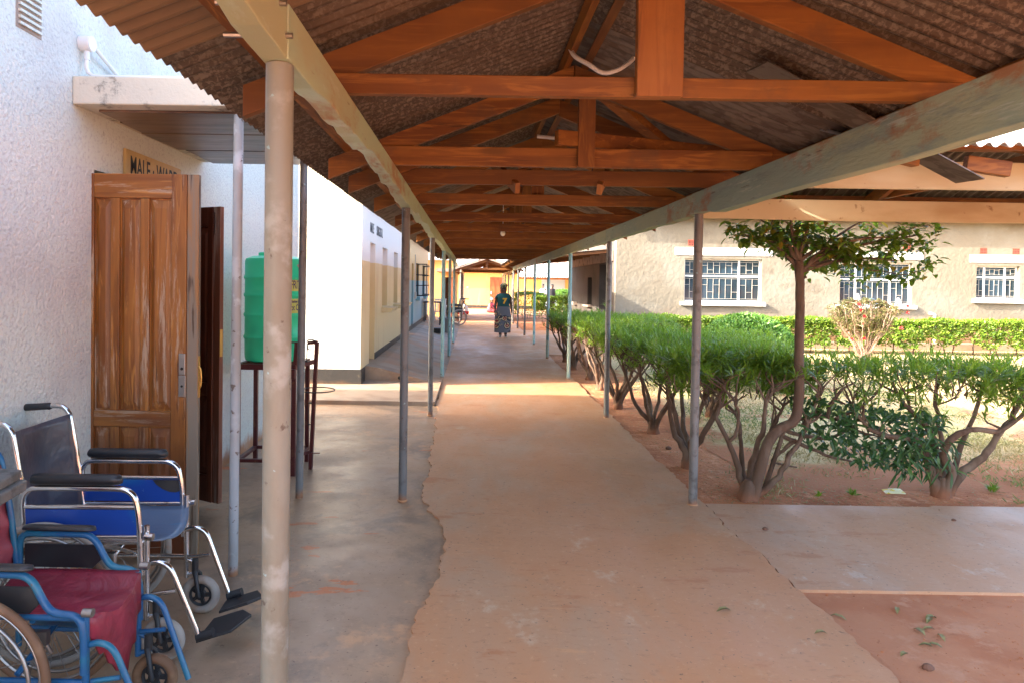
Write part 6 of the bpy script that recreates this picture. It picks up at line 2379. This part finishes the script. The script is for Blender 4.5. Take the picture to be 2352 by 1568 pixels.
def sitter(loc, rz, label, shirt, skirt, hat, sc=1.0):
    """a person seated on the ground, looking along local +x... faces -x"""
    r = thing('person', (0, 0, 0), label, 'person')
    J = [((0, 0, .12), (.16, .15)), ((-.02, 0, .28), (.13, .14)), ((-.06, 0, .44), (.11, .15)), ((-.09, 0, .53), (.07, .12)), ((-.10, 0, .58), .045), ((-.12, 0, .65), (.075, .065)), ((-.12, 0, .73), (.09, .078)), ((-.10, 0, .79), (.07, .06)), ((-.215, 0, .69), .012)]
    E = [(0, 1), (1, 2), (2, 3), (3, 4), (4, 5), (5, 6), (6, 7), (5, 8)]
    for s in (-1, 1):
        n0 = len(J)
        J += [((-.07, s * .17, .49), .052), ((-.13, s * .22, .29), .040), ((-.32, s * .13, .23), .028), ((-.40, s * .10, .22), (.022, .03))]
        E += [(3, n0), (n0, n0 + 1), (n0 + 1, n0 + 2), (n0 + 2, n0 + 3)]
        n0 = len(J)
        J += [((-.10, s * .10, .11), .085), ((-.48, s * .15, .11), .06), ((-.80, s * .10, .06), .038), ((-.84, s * .11, .10), .032)]
        E += [(0, n0), (n0, n0 + 1), (n0 + 1, n0 + 2), (n0 + 2, n0 + 3)]
    skin_body('body', J, E, 'skin_dark', r)
    m = MB()
    m.loft([((0, 0, .16), .165, .185), ((-.02, 0, .28), .150, .175), ((-.05, 0, .40), .135, .185), ((-.075, 0, .49), .11, .195), ((-.09, 0, .545), .075, .10), ((-.10, 0, .565), .055, .06)], 20)
    for s in (-1, 1):
        m.loft([((-.07, s * .15, .49), .065, .065, ((1, 0, 0), (0, 0, 1))), ((-.09, s * .21, .42), .058, .058, ((.9, 0, -.3), (0, .3 * s, .9))), ((-.115, s * .225, .34), .056, .056, ((.9, 0, -.3), (0, .2 * s, .9)))], 12)
    local(m, 'shirt', shirt, r)
    m = MB()
    fr_ = ((0, 1, 0), (0, 0, 1))
    m.loft([((.14, 0, .10), .16, .09, fr_), ((.05, 0, .115), .22, .115, fr_), ((-.15, 0, .12), .23, .12, fr_), ((-.40, 0, .115), .24, .115, fr_), ((-.60, 0, .09), .22, .085, fr_), ((-.72, 0, .07), .17, .06, fr_)], 20)
    local(m, 'skirt', skirt, r)
    m = MB()
    m.loft([((-.115, 0, .715), .098, .088), ((-.105, 0, .77), .102, .090), ((-.09, 0, .815), .085, .075), ((-.07, 0, .845), .05, .045), ((-.05, 0, .875), .02, .02)], 18)
    local(m, 'hat', hat, r)
    r.location = loc
    r.rotation_euler = (0, 0, rz)
    r.scale = (sc, sc, sc)
    return r


sitter((-.36, 37.6, .0), R(12), 'person in white shirt and pale woollen hat sitting on the ground by the far posts', 'cloth_white', 'cloth_red', 'cloth_beige', 1.06)
sitter((1.06, 40.5, .0), R(150), 'person in red sitting on the sunlit ground half hidden by the walking person', 'cloth_pink', 'cloth_red', 'cloth_beige', 1.06)


def stander(loc, rz, label, top_m, low_m):
    r = thing('person', (0, 0, 0), label, 'person')
    J = [((0, 0, .95), (.15, .10)), ((0, 0, 1.12), (.13, .09)), ((0, 0, 1.30), (.16, .10)), ((0, 0, 1.42), (.11, .07)), ((0, 0, 1.48), .05), ((0, -.01, 1.56), (.07, .08)), ((0, -.01, 1.64), (.082, .095)), ((0, 0, 1.70), (.065, .078)), ((0, -.10, 1.60), .012)]
    E = [(0, 1), (1, 2), (2, 3), (3, 4), (4, 5), (5, 6), (6, 7), (5, 8)]
    for s in (-1, 1):
        n0 = len(J)
        J += [((s * .18, 0, 1.40), .055), ((s * .22, .02, 1.12), .042), ((s * .23, -.03, .90), .028), ((s * .23, -.05, .82), (.022, .032))]
        E += [(3, n0), (n0, n0 + 1), (n0 + 1, n0 + 2), (n0 + 2, n0 + 3)]
        n0 = len(J)
        J += [((s * .09, 0, .86), .088), ((s * .095, -.01, .48), .06), ((s * .095, .01, .09), .038), ((s * .10, -.12, .035), (.04, .028))]
        E += [(0, n0), (n0, n0 + 1), (n0 + 1, n0 + 2), (n0 + 2, n0 + 3)]
    skin_body('body', J, E, 'skin_dark', r)
    m = MB()
    m.loft([((0, 0, .90), .18, .13), ((0, 0, 1.10), .175, .125), ((0, 0, 1.28), .205, .13), ((0, 0, 1.40), .19, .10), ((0, 0, 1.46), .09, .07)], 20)
    for s in (-1, 1):
        m.loft([((s * .15, 0, 1.38), .07, .07, ((0, 0, 1), (0, 1, 0))), ((s * .215, .005, 1.28), .066, .062, ((-.5 * s, 0, .8), (0, 1, 0))), ((s * .225, .01, 1.14), .058, .056, ((-.9 * s, 0, .2), (0, 1, 0)))], 12)
    local(m, 'shirt', top_m, r)
    m = MB()
    for s in (-1, 1):
        m.loft([((s * .07, 0, .95), .11, .12), ((s * .09, 0, .75), .10, .105), ((s * .095, 0, .45), .075, .08), ((s * .095, .01, .08), .065, .07)], 14)
    local(m, 'trousers', low_m, r)
    m = MB()
    m.loft([((0, .01, 1.65), .086, .10), ((0, .015, 1.70), .082, .095), ((0, .015, 1.745), .05, .06), ((0, .015, 1.755), .01, .01)], 16)
    local(m, 'hair', 'cloth_dark', r)
    r.location = loc
    r.rotation_euler = (0, 0, rz)
    return r


p = at(1268, 690, 42)
stander((p.x, 42.0, 0), R(20), 'person in dark clothes standing behind the far rounded hedge', 'cloth_dark', 'cloth_dark')
p = at(1247, 690, 43)
stander((p.x, 43.2, 0), R(-30), 'person in white shirt half hidden by a pale blue post at the far right', 'cloth_white', 'cloth_dark')

# ================================================================== small things further along
# plastic armchair
pc = thing('plastic_chair', (-1.25, 26.6, .18), 'white plastic armchair beside the blue and ochre wall', 'chair')
m = MB()
for sx in (-1, 1):
    for sy in (-1, 1):
        q = MB()
        q.tube([(-1.25 + sx * .24, 26.6 + sy * .22, .18 - (.0 if sx < 0 else .05)), (-1.25 + sx * .20, 26.6 + sy * .18, .60)], [.018, .022], 8)
        q.build('leg', 'plastic_white', pc, smooth=True)
    q = MB()
    q.tube(path([(-1.25 + sx * .22, 26.6 - .20, .58), (-1.25 + sx * .24, 26.6 - .22, .80), (-1.25 + sx * .24, 26.6 + .15, .82), (-1.25 + sx * .20, 26.6 + .2, .85)], .06), .018, 8)
    q.build('armrest', 'plastic_white', pc, smooth=True)
q = MB()
q.box(-1.48, -1.02, 26.38, 26.82, .585, .615)
q.build('seat', 'plastic_white', pc, bevel=.012)
for k in range(5):
    q = MB()
    q.bar((-1.44 + k * .095, 26.80, .62), (-1.44 + k * .095, 26.88, 1.05), .06, .016, up=(0, 1, 0))
    q.build('back_slat', 'plastic_white', pc)
q = MB()
q.bar((-1.48, 26.885, 1.07), (-1.02, 26.885, 1.07), .02, .06)
q.build('back_rail', 'plastic_white', pc, bevel=.006)
# dark table
tb_ = thing('side_table', (-1.45, 25.4, .2), 'dark table standing against the blue and ochre wall', 'table')
q = MB()
q.box(-1.80, -1.15, 25.0, 25.9, .98, 1.02)
q.build('top', 'black_steel', tb_, bevel=.004)
for x in (-1.76, -1.19):
    for y in (25.05, 25.85):
        q = MB()
        q.box(x - .02, x + .02, y - .02, y + .02, .12 if x > -1.4 else .22, .979)
        q.build('leg', 'black_steel', tb_)
# bin
bn = thing('grey_bin', (-.86, 22.8, .07), 'grey plastic bin standing behind the pale blue posts', 'bin')
q = MB()
q.loft([((-.86, 22.8, .07), .15, .15), ((-.86, 22.8, .50), .175, .175), ((-.86, 22.8, .52), .19, .19), ((-.86, 22.8, .55), .19, .19), ((-.86, 22.8, .54), .165, .165)], 22)
q.build('bucket', 'grey_bin', bn, smooth=True)
q = MB()
q.tube(path([(-.67, 22.72, .5), (-.62, 22.72, .36), (-.66, 22.8, .30)], .05), .008, 6)
q.build('handle', 'black_rubber', bn, smooth=True)
# low dark trolley box
tr_ = thing('step_box', (-1.12, 21.6, .13), 'low dark box standing on the ramp before the grey bin', 'box')
q = MB()
q.box(-1.35, -.98, 21.4, 21.8, .14, .30)
q.build('body', 'black_steel', tr_, bevel=.006)
q = MB()
q.box(-1.31, -1.02, 21.385, 21.3995, .17, .27)
q.build('opening', 'dark_inside', tr_)
# clothes bundle on the floor by the chair
q = MB()
for k in range(7):
    c = Vector((-1.15 + rnd(-.2, .2), 28.3 + rnd(-.2, .2), .16))
    q.loft([((c.x, c.y, c.z - .12), .10, .09), ((c.x, c.y, c.z), rnd(.12, .18), rnd(.10, .15)), ((c.x, c.y, c.z + .12), .08, .07), ((c.x, c.y, c.z + .16), .02, .02)], 12)
tag(q.build('cloth_bundle', 'wrap_skirt', smooth=True), 'patterned cloth bundle on the floor by the plastic armchair', 'bundle')
# switch boxes and cable on the clinic wall
q = MB()
q.box(XB - .019, XB + .04, 21.55, 21.70, 1.20, 1.42)
q.tube([(XB + .0, 21.62, 1.42), (XB + .0, 21.62, 2.6)], .012, 8)
tag(q.build('switch_box', 'plastic_white'), 'small switch box with cable on the blue and ochre wall', 'switch')
# hand basins under the clinic sills
for y in (21.9, 22.05):
    pass

# fallen leaves on the bare soil
spots = [(2125, 1424, 12), (2128, 1436, 40), (2118, 1450, 5), (2171, 1478, 80), (2165, 1492, 150), (2143, 1490, 160), (1870, 1472, 8), (1945, 1428, 140), (2061, 1413, 60), (2068, 1512, 30), (2126, 1464, 100), (1645, 1420, 15)]
for i, (px, py, an) in enumerate(spots):
    y0 = 1568 * 1.74 / (py - 650 - .0149 * (px - 1087))
    p = at(px, py, y0)
    zz = .002 if p.x < 1.85 else -.026
    lf = MB()
    d = Vector((math.cos(R(an)), math.sin(R(an)), .05))
    lf.leaf2(Vector((p.x, p.y, zz + .004)), d, Vector((0, 0, 1)), rnd(.06, .10), rnd(.022, .032), .35)
    lf.v += [(a, b, c - .003) for a, b, c in lf.v]
    lf.f += [tuple(8 + k for k in reversed(f_)) for f_ in lf.f[:6]]
    lf.r = lf.r * 2
    lab = 'curled dry leaf lying on the bare red soil right of the walkway' if p.x > 1.85 else 'curled dry leaf lying on the walkway floor'
    tag(lf.build('fallen_leaf', 'leaf_fallen', org=(p.x, p.y, zz)), lab, 'leaf', 'fallen leaves on the soil' if p.x > 1.85 else 'fallen leaves on the walkway')
# litter and stones
p = at(2052, 1123, 5.9)
q = MB()
q.v = [(p.x - .09, 5.86, -.030), (p.x + .07, 5.84, -.026), (p.x + .09, 5.95, -.016), (p.x - .06, 5.97, -.030), (p.x, 5.91, -.002)]
q.v += [(a, b, c - .006) for a, b, c in q.v]
q.f = [(0, 1, 4), (1, 2, 4), (2, 3, 4), (3, 0, 4), (5, 9, 6), (6, 9, 7), (7, 9, 8), (8, 9, 5), (0, 5, 6, 1), (1, 6, 7, 2), (2, 7, 8, 3), (3, 8, 5, 0)]
tag(q.build('wrapper', 'packet_yellow', org=(p.x, 5.9, -.036)), 'crumpled yellow and white wrapper on the soil near the broad oleander', 'wrapper')
for i, (px, py, r_, mt, nm, lab, cat) in enumerate(((1535, 1031, .035, 'stone', 'stone', 'small dark stone on the soil strip beside the walkway', 'stone'), (1594, 1120, .025, 'purple_wrap', 'wrapper', 'scrap of purple wrapper at the foot of the nearest grey post', 'wrapper'), (1757, 1218, .022, 'stone', 'stone', 'small dark pebble on the side path near the walkway edge', 'stone'), (2190, 1197, .018, 'stone', 'stone', 'small dark pebble on the side path at the right', 'stone'), (2130, 1548, .028, 'stone', 'stone', 'dark clod on the soil at the bottom right', 'stone'))):
    y0 = 1568 * (1.72 + (.036 if i < 2 or i == 4 else .012)) / (py - 650 - .0149 * (px - 1087))
    p = at(px, py, y0)
    zz = -.038 if i < 2 else (-.030 if i == 4 else -.014)
    q = MB()
    q.loft([((p.x, p.y, zz - .004), r_ * .7, r_ * .6), ((p.x + .003, p.y, zz + r_ * .4), r_, r_ * .8), ((p.x, p.y, zz + r_ * .8), r_ * .7, r_ * .5), ((p.x, p.y, zz + r_), r_ * .2, r_ * .2)], 9)
    tag(q.build(nm, mt, org=(p.x, p.y, zz)), lab, cat)
